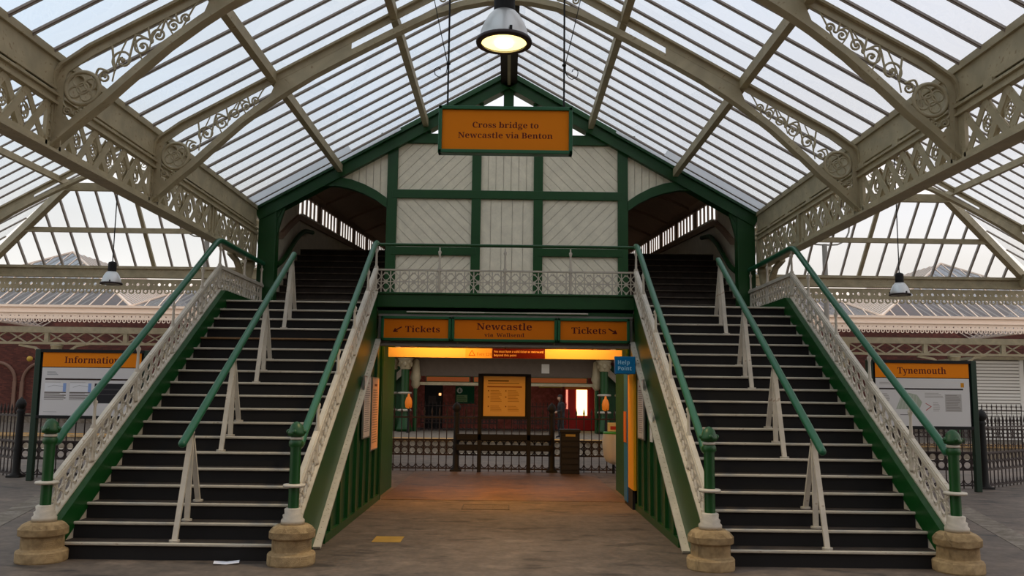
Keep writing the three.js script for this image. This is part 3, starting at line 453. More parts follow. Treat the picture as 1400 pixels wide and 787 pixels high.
// middle handrails on tripods
for (const s of [-1, 1]) {
  const x = s * 3.43, t = thing('middle_handrail', `green middle handrail on white tripod supports, ${s < 0 ? 'left' : 'right'} stairs`, 'handrail'), H = 0.91;
  mesh('rail', tubeOf([V(x, nose(9.55) + H, 9.55), V(x, nose(11) + H, 11), V(x, nose(12.5) + H, 12.5), V(x, nose(14.02) + H, 14.02)], 0.044, 30, 10), M.greenRail, t);
  for (const D of [9.55, 14.02]) { const g = new THREE.SphereGeometry(0.044, 12, 8); g.translate(x, nose(D) + H, -D); mesh('rail_end', g, M.greenRail, t); }
  for (const n of [1, 6, 11, 16]) {
    const df = (k) => D0 + (n - 1 + k) * GO, apexD = df(1) + 0.15, ay = nose(apexD) + H - 0.06, sup = (d, y, dx) => mesh('leg', bar(V(x + dx, y, d), V(x, ay, apexD), 0.055, 0.03, new THREE.Vector3(0, 0, 1)), M.ironWhite, t);
    [[df(0) + 0.09, n * RISE, -0.0], [apexD, (n + 1) * RISE, 0.0], [df(2) + 0.2, (n + 2) * RISE, 0.0]].forEach(([d, y], i) => { const l = sup(d, y, 0); const g = new THREE.CylinderGeometry(0.055, 0.055, 0.02, 10); g.translate(x, y + 0.01, -d); mesh('foot_plate', g, M.ironWhite, l); });
    const g = new THREE.SphereGeometry(0.035, 8, 6); g.translate(x, ay + 0.01, -apexD); mesh('clamp', g, M.ironWhite, t);
  }
}

// ------------------------------------------------------------------ landing, its signs, the passage below
{
  const t = thing('landing', 'green edged landing between the two stairs', 'landing', null, 'structure');
  mesh('slab', box(-2.12, 2.12, 3.1, 3.23, LAND + 0.02, 20.2), M.grey, t); mesh('fascia', rbox(-2.11, 2.11, 3.15, 3.39, LAND - 0.04, LAND + 0.05, 0.012), M.green, t); mesh('cornice', rbox(-2.11, 2.11, 3.36, 3.395, LAND - 0.07, LAND + 0.05, 0.01), M.green, t);
  mesh('recess_beam', box(-2.1, 2.1, 3.02, 3.16, LAND + 0.02, LAND + 0.2), M.green, t);
  mesh('sign_beam', merge([box(-2.08, 2.08, 2.55, 3.04, LAND + 0.02, LAND + 0.14), box(-2.08, 2.08, 2.52, 2.56, LAND - 0.02, LAND + 0.16), box(-2.08, 2.08, 3.0, 3.04, LAND - 0.0, LAND + 0.16)]), M.grey, t);
  for (const x of [-0.78, 0.8]) mesh('beam_joint', box(x - 0.012, x + 0.012, 2.56, 3.0, LAND + 0.0, LAND + 0.03), M.iron, t);
  mesh('rear_beam', box(-2.08, 2.08, 2.75, 3.1, 17.4, 17.6), M.grey, t); mesh('rear_beam', box(-2.08, 2.08, 2.75, 3.1, 20.0, 20.2), M.grey, t);
  const c = tag(mesh('conduit', merge([rod(V(-1.62, 3.075, LAND - 0.03), V(-0.35, 3.075, LAND - 0.03), 0.014, 8), rod(V(0.35, 3.075, LAND - 0.03), V(1.35, 3.075, LAND - 0.03), 0.014, 8), rod(V(-0.35, 3.075, LAND - 0.03), V(0.35, 3.075, LAND - 0.03), 0.01, 8)]), M.ironWhite), 'thin white conduit fixed under the landing fascia', 'conduit');
}
const slab_ = "serif";
function lit(g, txt, x, y, size, align = 'center', color = '#5a1410', weight = 'bold') { g.fillStyle = color; g.font = `${weight} ${size}px ${slab_}`; g.textAlign = align; g.textBaseline = 'middle'; g.fillText(txt, x, y); }
function signBox(name, label, x0, x1, y0, y1, d, draw, frame = 0.045, depth = 0.12, res = 420) {
  const t = thing(name, label, 'sign'); const w = x1 - x0, h = y1 - y0;
  mesh('frame', merge([rbox(x0, x1, y0, y0 + frame, d, d + depth, 0.008), rbox(x0, x1, y1 - frame, y1, d, d + depth, 0.008), rbox(x0, x0 + frame, y0, y1, d, d + depth, 0.008), rbox(x1 - frame, x1, y0, y1, d, d + depth, 0.008), box(x0 + 0.01, x1 - 0.01, y0 + 0.01, y1 - 0.01, d + depth * 0.6, d + depth)]), M.signGreen, t);
  const tx = canvasTex(Math.round(w * res), Math.round(h * res), draw); mesh('panel', plane(x0 + frame * 0.8, x1 - frame * 0.8, y0 + frame * 0.8, y1 - frame * 0.8, d + 0.03), flat(tx), t); return t;
}
const ORANGE = '#ee8600';
const bg = (g, w, h, c = ORANGE) => { g.fillStyle = c; g.fillRect(0, 0, w, h); };
function arrow(g, x, y, s, dirx) { g.strokeStyle = '#5a1410'; g.lineWidth = s * 0.17; g.beginPath(); g.moveTo(x - dirx * s / 2, y - s * 0.32); g.lineTo(x + dirx * s / 2, y + s * 0.32); g.stroke(); g.beginPath(); g.moveTo(x + dirx * s / 2 - dirx * s * 0.5, y + s * 0.34); g.lineTo(x + dirx * s / 2, y + s * 0.34); g.lineTo(x + dirx * s * 0.3, y - s * 0.1); g.stroke(); }
signBox('tickets_sign', 'orange Tickets sign with arrow to the left over the passage', -2.02, -0.885, 2.6, 3.0, LAND - 0.1, (g, w, h) => { bg(g, w, h, '#e67a00'); arrow(g, w * 0.22, h * 0.53, h * 0.34, -1); lit(g, 'Tickets', w * 0.6, h * 0.53, h * 0.42); });
signBox('destination_sign', 'orange Newcastle via Wallsend sign over the passage', -0.875, 0.84, 2.6, 3.0, LAND - 0.1, (g, w, h) => { bg(g, w, h, '#e67a00'); lit(g, 'Newcastle', w * 0.5, h * 0.36, h * 0.46); lit(g, 'via  Wallsend', w * 0.5, h * 0.77, h * 0.25); });
signBox('tickets_sign', 'orange Tickets sign with arrow to the right over the passage', 0.85, 2.02, 2.6, 3.0, LAND - 0.1, (g, w, h) => { bg(g, w, h, '#e67a00'); arrow(g, w * 0.78, h * 0.5, h * 0.34, 1); lit(g, 'Tickets', w * 0.43, h * 0.5, h * 0.42); });
{
  const D = 11.6, x0 = -0.945, x1 = 0.885, y0 = 5.0, y1 = 5.66, t = signBox('hanging_sign', 'hanging orange sign Cross bridge to Newcastle via Benton', x0, x1, y0, y1, D, (g, w, h) => { bg(g, w, h); lit(g, 'Cross bridge to', w * 0.5, h * 0.38, h * 0.19); lit(g, 'Newcastle via Benton', w * 0.5, h * 0.63, h * 0.19); }, 0.05, 0.16);
  for (const [x, s] of [[-0.83, -1], [0.77, 1]]) { mesh('hanger_rod', rod(V(x, 5.6, D + 0.08), V(x, roofY(Math.abs(x)) - 0.1, D + 0.08), 0.013, 8), M.blackIron, t);
    mesh('rod_collar', lathe([[0.013, 0], [0.03, 0.01], [0.03, 0.03], [0.013, 0.04]], 10).translate(x, 6.26, -(D + 0.08)), M.blackIron, t);
    mesh('scroll_stay', tubeOf([V(x + s * 0.26, 7.4, D + 0.08), V(x + s * 0.12, 6.75, D + 0.08), V(x + s * 0.02, 6.3, D + 0.08), V(x + s * 0.03, 6.15, D + 0.08), V(x + s * 0.1, 6.08, D + 0.08), V(x + s * 0.18, 6.12, D + 0.08), V(x + s * 0.19, 6.2, D + 0.08), V(x + s * 0.13, 6.23, D + 0.08), V(x + s * 0.11, 6.19, D + 0.08)], 0.006, 60, 5), M.blackIron, t); }
}
// pendant lamps
function pendant(x, y, D, lit_, label, scale = 1, top = 7.8) {
  const t = thing('pendant_lamp', label, 'lamp', null, null, [x, y, -D]); const k = scale;
  const shell = lathe([[0.27, 0], [0.27, 0.03], [0.266, 0.07], [0.252, 0.14], [0.222, 0.22], [0.178, 0.3], [0.13, 0.355], [0.09, 0.375]].map(([r, h]) => [r * k, h * k]), 32);
  mesh('reflector', shell, M.aluD ?? (M.aluD = S('#c9c9c6', 0.35, { metalness: 0.8, side: THREE.DoubleSide })), t);
  mesh('rim', lathe([[0.245, 0.0], [0.3, -0.005], [0.305, 0.02], [0.295, 0.045], [0.268, 0.05], [0.255, 0.03]].map(([r, h]) => [r * k, h * k]), 32), M.brownIron, t);
  mesh('gear_housing', lathe([[0.0, 0.34], [0.1, 0.345], [0.115, 0.37], [0.115, 0.6], [0.1, 0.63], [0.03, 0.66], [0, 0.67]].map(([r, h]) => [r * k, h * k]), 20), M.black, t);
  mesh('clip', merge([0, 1, 2].map((i) => { const a = i * 2.094 + 1.3, g = new THREE.BoxGeometry(0.03 * k, 0.07 * k, 0.03 * k); g.translate(Math.cos(a) * 0.275 * k, 0.06 * k, Math.sin(a) * 0.275 * k); return g; })), M.black, t);
  mesh('suspension', rod(new THREE.Vector3(0, 0.65 * k, 0), new THREE.Vector3(0, top - y, 0), 0.012, 6), M.black, t);
  const gl = new THREE.CircleGeometry(0.25 * k, 32); gl.rotateX(Math.PI / 2); gl.translate(0, 0.02 * k, 0);
  mesh('lens', gl, lit_ ? new THREE.MeshStandardMaterial({ color: '#fff3c8', emissive: '#ffe08a', emissiveIntensity: 2.2, roughness: 0.4, side: THREE.DoubleSide }) : S('#a8a49a', 0.3), t);
  if (lit_) { const b = new THREE.SphereGeometry(0.1 * k, 16, 10); b.scale(1, 0.35, 1); b.translate(0, -0.005, 0); mesh('bulb_glow', b, new THREE.MeshStandardMaterial({ color: '#ffffff', emissive: '#fff0c8', emissiveIntensity: 2.2 }), t);
    const L = new THREE.SpotLight('#ffdf9c', 26, 0, 1.15, 0.6, 2); L.position.set(0, -0.06, 0); L.target.position.set(0, -3, 0); L.castShadow = true; L.shadow.radius = 8; t.add(L); t.add(L.target); L.name = 'lamp_light'; L.target.name = 'lamp_target'; }
  return t;
}
pendant(-0.045, 5.515, 9.12, true, 'lit silver pendant lamp hanging above the orange sign', 1.0, 7.85);
pendant(-9.06, 4.16, 20, false, 'unlit silver pendant lamp hanging in the left aisle', 0.8, 7.85); pendant(9.05, 4.14, 20, false, 'unlit silver pendant lamp hanging in the right aisle', 0.8, 7.85);

// walls under the stairs
const lines = (g, x, y, w, n, lh, c = '#777') => { g.fillStyle = c; for (let i = 0; i < n; i++) g.fillRect(x, y + i * lh, w * (0.75 + 0.25 * Math.abs(Math.sin(i * 3.7))), lh * 0.4); };
for (const s of [-1, 1]) {
  const side = s < 0 ? 'left' : 'right', w = thing('wall_' + side, 'dark green boarded wall under the ' + side + ' stairs', 'wall', null, 'structure'), X = s * 2.1, xa = Math.min(X, X + s * 0.04), xb = Math.max(X, X + s * 0.04);
  const topY = (D) => Math.max(0.02, nose(D) - 0.63), step = 0.57;
  for (let D = 10.3, k = 0; D < 14.8; D += step, k++) {
    const e = Math.min(D + step, 14.9); mesh('wall_board', prismX([[D, 0], [e - 0.01, 0], [e - 0.01, Math.min(3.08, topY(e))], [D, Math.min(3.08, topY(D))]], xa, xb), M.greenWall, w);
    const bx0 = X - s * 0.04; mesh('batten', prismX([[e - 0.06, 0], [e + 0.06, 0], [e + 0.06, Math.min(3.06, topY(e))], [e - 0.06, Math.min(3.06, topY(e - 0.06))]], Math.min(X, bx0), Math.max(X, bx0)), M.green, w);
  }
  mesh('skirting', box(X, X - s * 0.045, 0, 0.1, 10.5, 14.9), M.green, w); mesh('end_board', box(X - s * 0.05, X + s * 0.3, 0, 3.08, 14.86, 14.95), M.greenWall, w);
  mesh('under_stair_wall', box(X + s * 0.02, X + s * 0.06, 0, 3.05, 14.95, 16.9), M.greenWall, w);
}
function wallPoster(label, s, d0, d1, y0, y1, c0) { const t = thing('poster', label, 'poster'); const x = s * 2.05, tx = canvasTex(160, 300, (g, W, H) => { bg(g, W, H, c0); g.fillStyle = '#6b2a24'; g.fillRect(W * 0.3, H * 0.08, W * 0.4, H * 0.03); lines(g, W * 0.12, H * 0.16, W * 0.76, 22, H * 0.035, 'rgba(90,80,75,.55)'); });
  mesh('panel', box(x, x + s * 0.02, y0 - 0.02, y1 + 0.02, d0 - 0.02, d1 + 0.02), M.alu, t); const g = new THREE.PlaneGeometry(d1 - d0, y1 - y0); g.rotateY(-s * Math.PI / 2); g.translate(x - s * 0.004, (y0 + y1) / 2, -(d0 + d1) / 2); mesh('print', g, flat(tx), t); }
wallPoster('shorter notice poster on the green wall under the left stairs', -1, 12.95, 13.55, 1.1, 1.98, '#d9cfc4'); wallPoster('taller notice poster at the far end of the left green wall', -1, 13.72, 14.4, 0.88, 1.98, '#e6b894');
wallPoster('notice poster on the green wall under the right stairs', 1, 13.02, 13.58, 1.13, 1.98, '#cfc8be');
{ const t = thing('wall_plate', 'narrow white plate on the green wall under the right stairs', 'plate'); mesh('plate', rbox(2.04, 2.065, 1.12, 1.56, 12.28, 12.42, 0.008), M.white, t); mesh('screws', merge([1.15, 1.53].map((y) => { const g = new THREE.SphereGeometry(0.008, 6, 4); g.translate(2.04, y, -12.35); return g; })), M.alu, t); }
{ const t = thing('help_point', 'yellow and blue help point pillar at the right passage wall', 'help point'); mesh('yellow_case', rbox(2.01, 2.06, 0.3, 2.1, 13.8, 14.42, 0.01), M.yellow, t); mesh('blue_case', rbox(2.0, 2.06, 0.05, 2.2, 14.44, 14.85, 0.012), M.blue, t); mesh('plinth', box(2.015, 2.06, 0, 0.3, 13.95, 14.85), M.black, t);
  mesh('speaker_panel', box(1.99, 2.005, 1.0, 1.5, 14.5, 14.8), S('#c96a1a', 0.5), t); }
{ const t = thing('help_point_sign', 'blue hanging Help Point sign', 'sign'); const x0 = 1.7, x1 = 2.02, y0 = 2.09, y1 = 2.36, D = 13.6; mesh('case', rbox(x0, x1, y0, y1, D, D + 0.1, 0.01), M.blue, t);
  mesh('face', plane(x0 + 0.01, x1 - 0.01, y0 + 0.01, y1 - 0.01, D - 0.002), flat(canvasTex(256, 216, (g, W, H) => { bg(g, W, H, '#0f78b4'); g.fillStyle = '#a8d8ee'; g.font = 'bold 74px sans-serif'; g.textAlign = 'left'; g.textBaseline = 'middle'; g.fillText('Help', 26, 70); g.fillText('Point', 26, 150); })), t);
  mesh('hanger', rod(V(1.94, 2.36, D + 0.05), V(1.94, 2.56, D + 0.05), 0.012), M.black, t); }
// illuminated notice band and sodium lamps under the landing
{
  const t = thing('notice_band', 'long yellow notice band with a maroon ticket warning panel under the landing', 'sign'), D = 15.05, y0 = 2.37, y1 = 2.535;
  mesh('case', box(-2.0, 2.0, y0, y1, D, D + 0.08), S('#ffdc98', 0.5), t);
  mesh('warning_panel', plane(-0.22, 0.68, y0, y1, D - 0.004), flat(canvasTex(900, 150, (g, W, H) => { bg(g, W, H, '#5a1010'); g.fillStyle = '#ffd9a0'; g.font = 'bold 46px sans-serif'; g.textBaseline = 'middle'; g.fillText('You must have a valid ticket or metrocard', 24, 46, 850); g.fillText('beyond this point', 24, 104, 420); })), t);
  mesh('fare_panel', plane(-0.68, -0.23, y0, y1, D - 0.004), flat(canvasTex(450, 160, (g, W, H) => { bg(g, W, H, '#f6c870'); g.strokeStyle = '#b8661a'; g.lineWidth = 12; g.beginPath(); g.moveTo(60, 120); g.lineTo(110, 36); g.lineTo(160, 120); g.closePath(); g.stroke(); g.fillStyle = '#b8661a'; g.font = '64px serif'; g.textBaseline = 'middle'; g.fillText('Fare £20', 190, 96); })), t);
  for (const x of [-1.5, 0, 1.5]) mesh('bracket', bar(V(x, 2.5, D + 0.05), V(x, 3.08, D + 0.1), 0.03, 0.03), M.black, t);
  for (const [x, l] of [[-1.1, 'left sodium strip lamp behind the landing beam'], [1.1, 'right sodium strip lamp behind the landing beam']]) {
    const f = thing('strip_lamp', l, 'lamp'); mesh('body', rbox(x - 0.75, x + 0.75, 2.98, 3.09, 14.56, 14.76, 0.01), M.white, f);
    mesh('diffuser', rbox(x - 0.72, x + 0.72, 2.94, 2.985, 14.58, 14.74, 0.01), new THREE.MeshStandardMaterial({ color: '#ffd9a0', emissive: '#ff9a2a', emissiveIntensity: 2 }), f);
    const L = new THREE.RectAreaLight('#ffae48', 30, 1.4, 0.14); L.position.set(x, 2.925, -14.66); L.lookAt(x, 0, -15.4); L.name = 'lamp_light'; scene.add(L);
  }
  for (const [x, l] of [[0, 'sodium strip lamp at the rear of the passage']]) {
    const f = thing('strip_lamp', l, 'lamp'); mesh('body', rbox(x - 0.9, x + 0.9, 2.98, 3.09, 16.5, 16.7, 0.01), M.white, f);
    mesh('diffuser', rbox(x - 0.87, x + 0.87, 2.94, 2.985, 16.52, 16.68, 0.01), new THREE.MeshStandardMaterial({ color: '#ffd9a0', emissive: '#ff9a2a', emissiveIntensity: 2 }), f);
    const L = new THREE.RectAreaLight('#ffb24a', 120, 1.7, 0.14); L.position.set(x, 2.925, -16.6); L.lookAt(x, 0, -17.0); L.name = 'lamp_light'; scene.add(L);
  }
}

// ------------------------------------------------------------------ iron railings
function railing(label, A, B, n, H = 1.22) { // A, B: [x, D]
  const t = thing('iron_railing', label, 'railing'), a = V(A[0], 0, A[1]), b = V(B[0], 0, B[1]), dir = b.clone().sub(a), L = dir.length(), w = L / n, ang = Math.atan2(-dir.z, dir.x);
  const place = (o, k) => { o.position.copy(a).addScaledVector(dir, k); o.rotation.y = ang; return o; };
  for (const [y, h] of [[0.06, 0.03], [0.37, 0.03], [0.71, 0.035], [H, 0.035]]) mesh('rail', bar(a.clone().setY(y), b.clone().setY(y), 0.035, h), M.brownIron, t);
  const spear = lathe([[0, 0], [0.012, 0], [0.012, 1.22], [0.022, 1.26], [0.012, 1.28], [0.028, 1.34], [0.016, 1.4], [0, 1.47]].map(([r, y]) => [r, y * H / 1.22]), 6);
  const rg = merge([...[0.46, 0.62].map((y) => { const g = new THREE.TorusGeometry(0.078, 0.014, 5, 14); g.translate(w / 2, y, 0); return g; }), ...[0.38, 0.54, 0.7].map((y) => { const g = new THREE.BoxGeometry(0.05, 0.05, 0.02); g.rotateZ(0.785); g.translate(0, y, 0); return g; })]), ag = merge([(() => { const g = new THREE.TorusGeometry(w * 0.42, 0.011, 4, 10, Math.PI); g.rotateZ(Math.PI); g.translate(w / 2, 0.16, 0); return g; })(), (() => { const g = new THREE.ConeGeometry(0.035, 0.1, 6); g.translate(0, 0.1, 0); return g; })()]);
  for (let i = 0; i <= n; i++) { place(mesh('upright', spear, M.brownIron, t), i / n); if (i < n) { place(mesh('ring_ornament', rg, M.brownIron, t), i / n); place(mesh('foot_arch', ag, M.brownIron, t), i / n); } }
  return t;
}
const postG = lathe([[0, 0], [0.11, 0], [0.11, 0.06], [0.075, 0.1], [0.07, 0.5], [0.085, 0.55], [0.07, 0.6], [0.06, 1.25], [0.085, 1.3], [0.06, 1.34], [0.055, 1.36], [0.09, 1.4], [0.1, 1.46], [0.07, 1.53], [0.02, 1.57], [0, 1.6]], 12);
function ironPost(x, D, label) { const t = thing('railing_post', label, 'post', null, null, [x, 0, -D]); mesh('shaft', postG, M.blackIron, t); const g = new THREE.BoxGeometry(0.26, 0.04, 0.26); g.translate(0, 0.02, 0); mesh('foot_plate', g, M.blackIron, t); }
railing('dark iron railing behind the passage, left part', [-5.2, 20.62], [-1.17, 20.62], 23); railing('dark iron railing behind the passage, middle part', [-1.08, 20.62], [1.05, 20.62], 12); railing('dark iron railing behind the passage, right part', [1.13, 20.62], [5.2, 20.62], 23);
ironPost(-1.12, 20.6, 'black iron post left of the yellow map board'); ironPost(1.09, 20.6, 'black iron post right of the yellow map board');
railing('dark iron railing behind the information board', [-9.7, 17.95], [-4.95, 18.0], 27); railing('dark iron railing turning back at the far left', [-12.6, 20.3], [-9.8, 17.95], 20);
railing('dark iron railing behind the station name board', [4.95, 18.0], [9.6, 17.95], 27); railing('dark iron railing turning back at the far right', [9.72, 17.95], [12.6, 20.3], 20);
ironPost(-9.76, 17.93, 'black iron corner post beside the information board'); ironPost(9.67, 17.93, 'black iron corner post beside the station name board');
railing('distant railing on the far platform, left of centre', [-4.2, 44], [-0.4, 44], 20); railing('distant railing on the far platform, right of centre', [0.4, 44], [3.0, 44], 14);
railing('distant railing on the far platform behind the right corner post', [15, 34.2], [21.5, 34.2], 34, 1.4);

// ------------------------------------------------------------------ boards
function board(name, label, x0, x1, d, draw, title) {
  const t = thing(name, label, 'notice board'), yb = 1.25, ym = 2.18, yt = 2.47;
  for (const x of [x0 - 0.1, x1 + 0.1]) { mesh('post', rbox(x - 0.055, x + 0.055, 0, 2.53, d, d + 0.11, 0.01), M.boardPost, t); }
  mesh('frame', merge([box(x0 - 0.05, x1 + 0.05, yb - 0.06, yt + 0.06, d + 0.04, d + 0.09), box(x0 - 0.05, x1 + 0.05, yt, yt + 0.06, d - 0.01, d + 0.05), box(x0 - 0.05, x1 + 0.05, yb - 0.06, yb, d - 0.01, d + 0.05)]), M.black, t);
  mesh('title_panel', plane(x0, x1, ym + 0.01, yt, d + 0.01), flat(canvasTex(960, 140, (g, W, H) => { bg(g, W, H); lit(g, title, W * 0.5, H * 0.52, H * 0.62); })), t);
  mesh('poster_panel', plane(x0, x1, yb, ym - 0.005, d + 0.012), flat(canvasTex(960, 460, draw)), t);
}
board('information_board', 'information board with orange title and white timetable posters', -9.04, -7.12, 17.25, (g, W, H) => {
  bg(g, W, H, '#dedad8'); lines(g, 50, 40, 110, 3, 13, '#888'); g.fillStyle = '#3a2a26'; g.fillRect(36, 104, 880, 16); g.fillStyle = '#7a5a3a'; g.fillRect(890, 55, 26, 34);
  for (const x of [36, 280]) { lines(g, x, 140, 200, 1, 8, '#aaa'); g.fillStyle = '#e9e8ea'; g.fillRect(x, 150, 200, 80); g.strokeStyle = '#999'; g.lineWidth = 3; g.beginPath(); g.moveTo(x + 30, 190); g.lineTo(x + 90, 170); g.lineTo(x + 190, 185); g.stroke(); g.fillStyle = '#8fa8d8'; g.fillRect(x + 178, 150, 30, 84); g.fillStyle = '#54463f'; for (const y of [236, 262, 288]) g.fillRect(x, y, 210, 9); lines(g, x, 248, 200, 5, 14, '#8a837c'); }
  g.fillStyle = '#2b2a2e'; g.fillRect(520, 150, 400, 190); g.fillStyle = '#4a4648'; g.fillRect(530, 200, 380, 14); g.fillRect(530, 250, 380, 10); lines(g, 40, 425, 170, 1, 10, '#aaa');
}, 'Information');
board('station_name_board', 'station name board with orange title Tynemouth and street map', 7.26, 9.1, 17.25, (g, W, H) => {
  bg(g, W, H, '#d9d5d0'); lines(g, 40, 40, 130, 2, 14, '#a8a29a'); g.fillStyle = '#2e2624'; g.fillRect(36, 96, 860, 15); g.fillStyle = '#c9861a'; g.fillRect(872, 40, 34, 44);
  g.fillStyle = '#a9b09c'; g.beginPath(); g.moveTo(200, 300); g.lineTo(250, 190); g.lineTo(330, 140); g.lineTo(420, 160); g.lineTo(470, 230); g.lineTo(440, 300); g.closePath(); g.fill(); g.strokeStyle = '#c8c8be'; g.lineWidth = 4; for (let i = 0; i < 6; i++) { g.beginPath(); g.moveTo(220 + i * 36, 300); g.lineTo(270 + i * 30, 160); g.stroke(); }
  lines(g, 50, 150, 90, 6, 16, '#a49c94'); lines(g, 500, 140, 190, 4, 14, '#aaa39a'); g.strokeStyle = '#b05a52'; g.lineWidth = 7; g.beginPath(); g.moveTo(505, 240); g.lineTo(560, 272); g.lineTo(505, 310); g.stroke(); lines(g, 580, 230, 70, 6, 16, '#b3aca4'); g.fillStyle = '#b5b0aa'; g.fillRect(705, 150, 170, 170); lines(g, 715, 160, 150, 10, 16, '#918a82'); lines(g, 240, 350, 110, 1, 14, '#4a4040');
}, 'Tynemouth');
{ const t = thing('map_board', 'yellow poster board on dark posts in front of the railing', 'notice board'), d = 20.35;
  for (const x of [-0.58, 0.55]) mesh('post', rbox(x - 0.045, x + 0.045, 0, 2.24, d, d + 0.09, 0.008), M.black, t);
  mesh('frame', merge([box(-0.56, 0.53, 1.2, 1.27, d, d + 0.08), box(-0.56, 0.53, 2.18, 2.24, d, d + 0.08), box(-0.56, 0.53, 1.2, 2.2, d + 0.05, d + 0.08)]), M.black, t);
  mesh('cross_rail', rbox(-1.1, 1.05, 0.72, 0.86, d, d + 0.06, 0.008), M.black, t); mesh('cross_rail', rbox(-1.1, 1.05, 0.48, 0.62, d + 0.02, d + 0.08, 0.008), M.black, t);
  mesh('poster', plane(-0.5, 0.46, 1.25, 2.19, d + 0.03), flat(canvasTex(480, 480, (g, W, H) => { bg(g, W, H, '#d8b064'); g.fillStyle = '#6b4a1a'; g.fillRect(50, 50, 240, 16); g.fillRect(50, 84, 360, 7); g.fillStyle = '#7a2a12'; g.fillRect(42, 122, 400, 12); for (const [x, y] of [[50, 168], [250, 168], [50, 240], [250, 240], [50, 350], [250, 350]]) { g.fillStyle = '#7a4a1a'; g.fillRect(x, y, 14, 14); lines(g, x + 30, y, 130, 4, 18, '#a87a34'); } })), t); }
// platform furniture near the railing
{ const t = thing('litter_bin', 'black slatted litter bin in front of the railing', 'bin'), d = 20.1; mesh('body', rbox(1.27, 1.7, 0, 0.94, d, d + 0.4, 0.02), M.black, t); mesh('lid', rbox(1.25, 1.72, 0.92, 1.0, d - 0.02, d + 0.42, 0.02), M.blackIron, t); for (let i = 0; i < 6; i++) mesh('slat', rbox(1.3, 1.67, 0.1 + i * 0.13, 0.19 + i * 0.13, d - 0.015, d, 0.005), M.blackIron, t); mesh('nameplate', plane(1.38, 1.6, 0.84, 0.89, d - 0.003), S('#a08a4a', 0.5), t); }
{ const t = thing('litter_bag', 'clear litter bag hanging from a green hoop by the railing', 'litter bag'), x = 2.5, d = 20.2; const hoop = new THREE.TorusGeometry(0.24, 0.025, 8, 28); hoop.rotateX(Math.PI / 2); hoop.translate(x, 0.93, -d); mesh('hoop', hoop, S('#3f9a3a', 0.4), t);
  const g = lathe([[0.24, 0.93], [0.27, 0.8], [0.27, 0.6], [0.25, 0.4], [0.2, 0.3], [0.1, 0.24], [0, 0.22]], 24); const p = g.attributes.position; for (let i = 0; i < p.count; i++) { const k = 1 + 0.12 * n3(p.getX(i) * 9, p.getY(i) * 4, p.getZ(i) * 9); p.setXYZ(i, x + p.getX(i) * k, p.getY(i), -d + p.getZ(i) * k); } g.computeVertexNormals();
  mesh('bag', g, new THREE.MeshPhysicalMaterial({ color: '#e8e2d2', transmission: 0.55, thickness: 0, roughness: 0.75, side: THREE.DoubleSide }), t); mesh('backplate', rbox(x - 0.16, x + 0.14, 0.96, 1.16, d - 0.02, d + 0.02, 0.01), S('#d8c890', 0.5), t); mesh('print', plane(x - 0.1, x + 0.1, 1.0, 1.08, d - 0.024), S('#b03018', 0.5), t); mesh('pole', rod(V(x, 0, d + 0.27), V(x, 1.1, d + 0.27), 0.025), M.black, t);
  const lt = []; for (let i = 0; i < 7; i++) { const q = new THREE.DodecahedronGeometry(0.05 + 0.02 * rnd(), 0); q.translate(x + (rnd() - 0.5) * 0.2, 0.31 + rnd() * 0.12, -d + (rnd() - 0.5) * 0.2); lt.push(q); } const l = mesh('litter', merge(lt), S('#a0602c', 0.8), t); l.userData.kind = 'stuff'; }

// ------------------------------------------------------------------ far platform, across the tracks
const brickTex = canvasTex(512, 512, (g, W, H) => { bg(g, W, H, '#6a4038'); for (let r = 0; r < 32; r++) for (let c = -1; c < 12; c++) { const q = rnd(); g.fillStyle = `rgb(${96 + q * 40 | 0},${54 + q * 24 | 0},${46 + q * 20 | 0})`; g.fillRect(c * 46.5 + (r % 2) * 23 + 1.5, r * 16 + 1.5, 43, 13); } });
brickTex.wrapS = brickTex.wrapT = THREE.RepeatWrapping; brickTex.repeat.set(1 / 2.6, 1 / 2.4);
M.brick = S('#d6cbc6', 0.85, { map: brickTex }); M.brickPink = S('#c46a60', 0.85, { map: stoneTex });
{
  const w = thing('wall_back', 'long red brick station building behind the far platform', 'wall', null, 'structure');
  mesh('brickwork', box(-60, 60, 0, 7.2, 48, 48.5), M.brick, w);
  mesh('plinth', box(-60, 60, 0, 0.5, 47.9, 48), M.concrete, w); mesh('plaster_panel', box(-5.5, 5.5, 0.0, 3.0, 47.5, 47.9), M.brickPink, w);
  for (const x of [-27.6, -25.2, -22.8]) { const arc = new THREE.TorusGeometry(1.0, 0.09, 5, 16, Math.PI); arc.translate(x, 2.2, -47.95); mesh('brick_arch', arc, S('#8a6a5a', 0.8), w); mesh('arch_leg', merge([box(x - 1.09, x - 0.91, 0.5, 2.2, 47.88, 48), box(x + 0.91, x + 1.09, 0.5, 2.2, 47.88, 48)]), S('#8a6a5a', 0.8), w); }
}
{ // unseen wall added behind the viewer to keep low sky light off forward faces
  const w = thing('added_blocker_wall', 'unseen brick wall added behind the viewer to block low sky light', 'wall', null, 'structure');
  mesh('brickwork', box(-26, 26, 0, 8.6, -9.5, -9.0), M.brick, w); mesh('cornice', box(-26, 26, 8.4, 8.7, -9.1, -8.8), M.concrete, w);
}
{ const t = thing('wall_lamp', 'round yellow lamp on the brick wall at far left', 'lamp', null, null, [-25.6, 3.4, -47.4]); const g = new THREE.SphereGeometry(0.15, 14, 10); mesh('globe', g, S('#d8b048', 0.4), t); mesh('arm', rod(new THREE.Vector3(0, 0, -0.5), new THREE.Vector3(0, 0, -0.18), 0.03), M.black, t); }
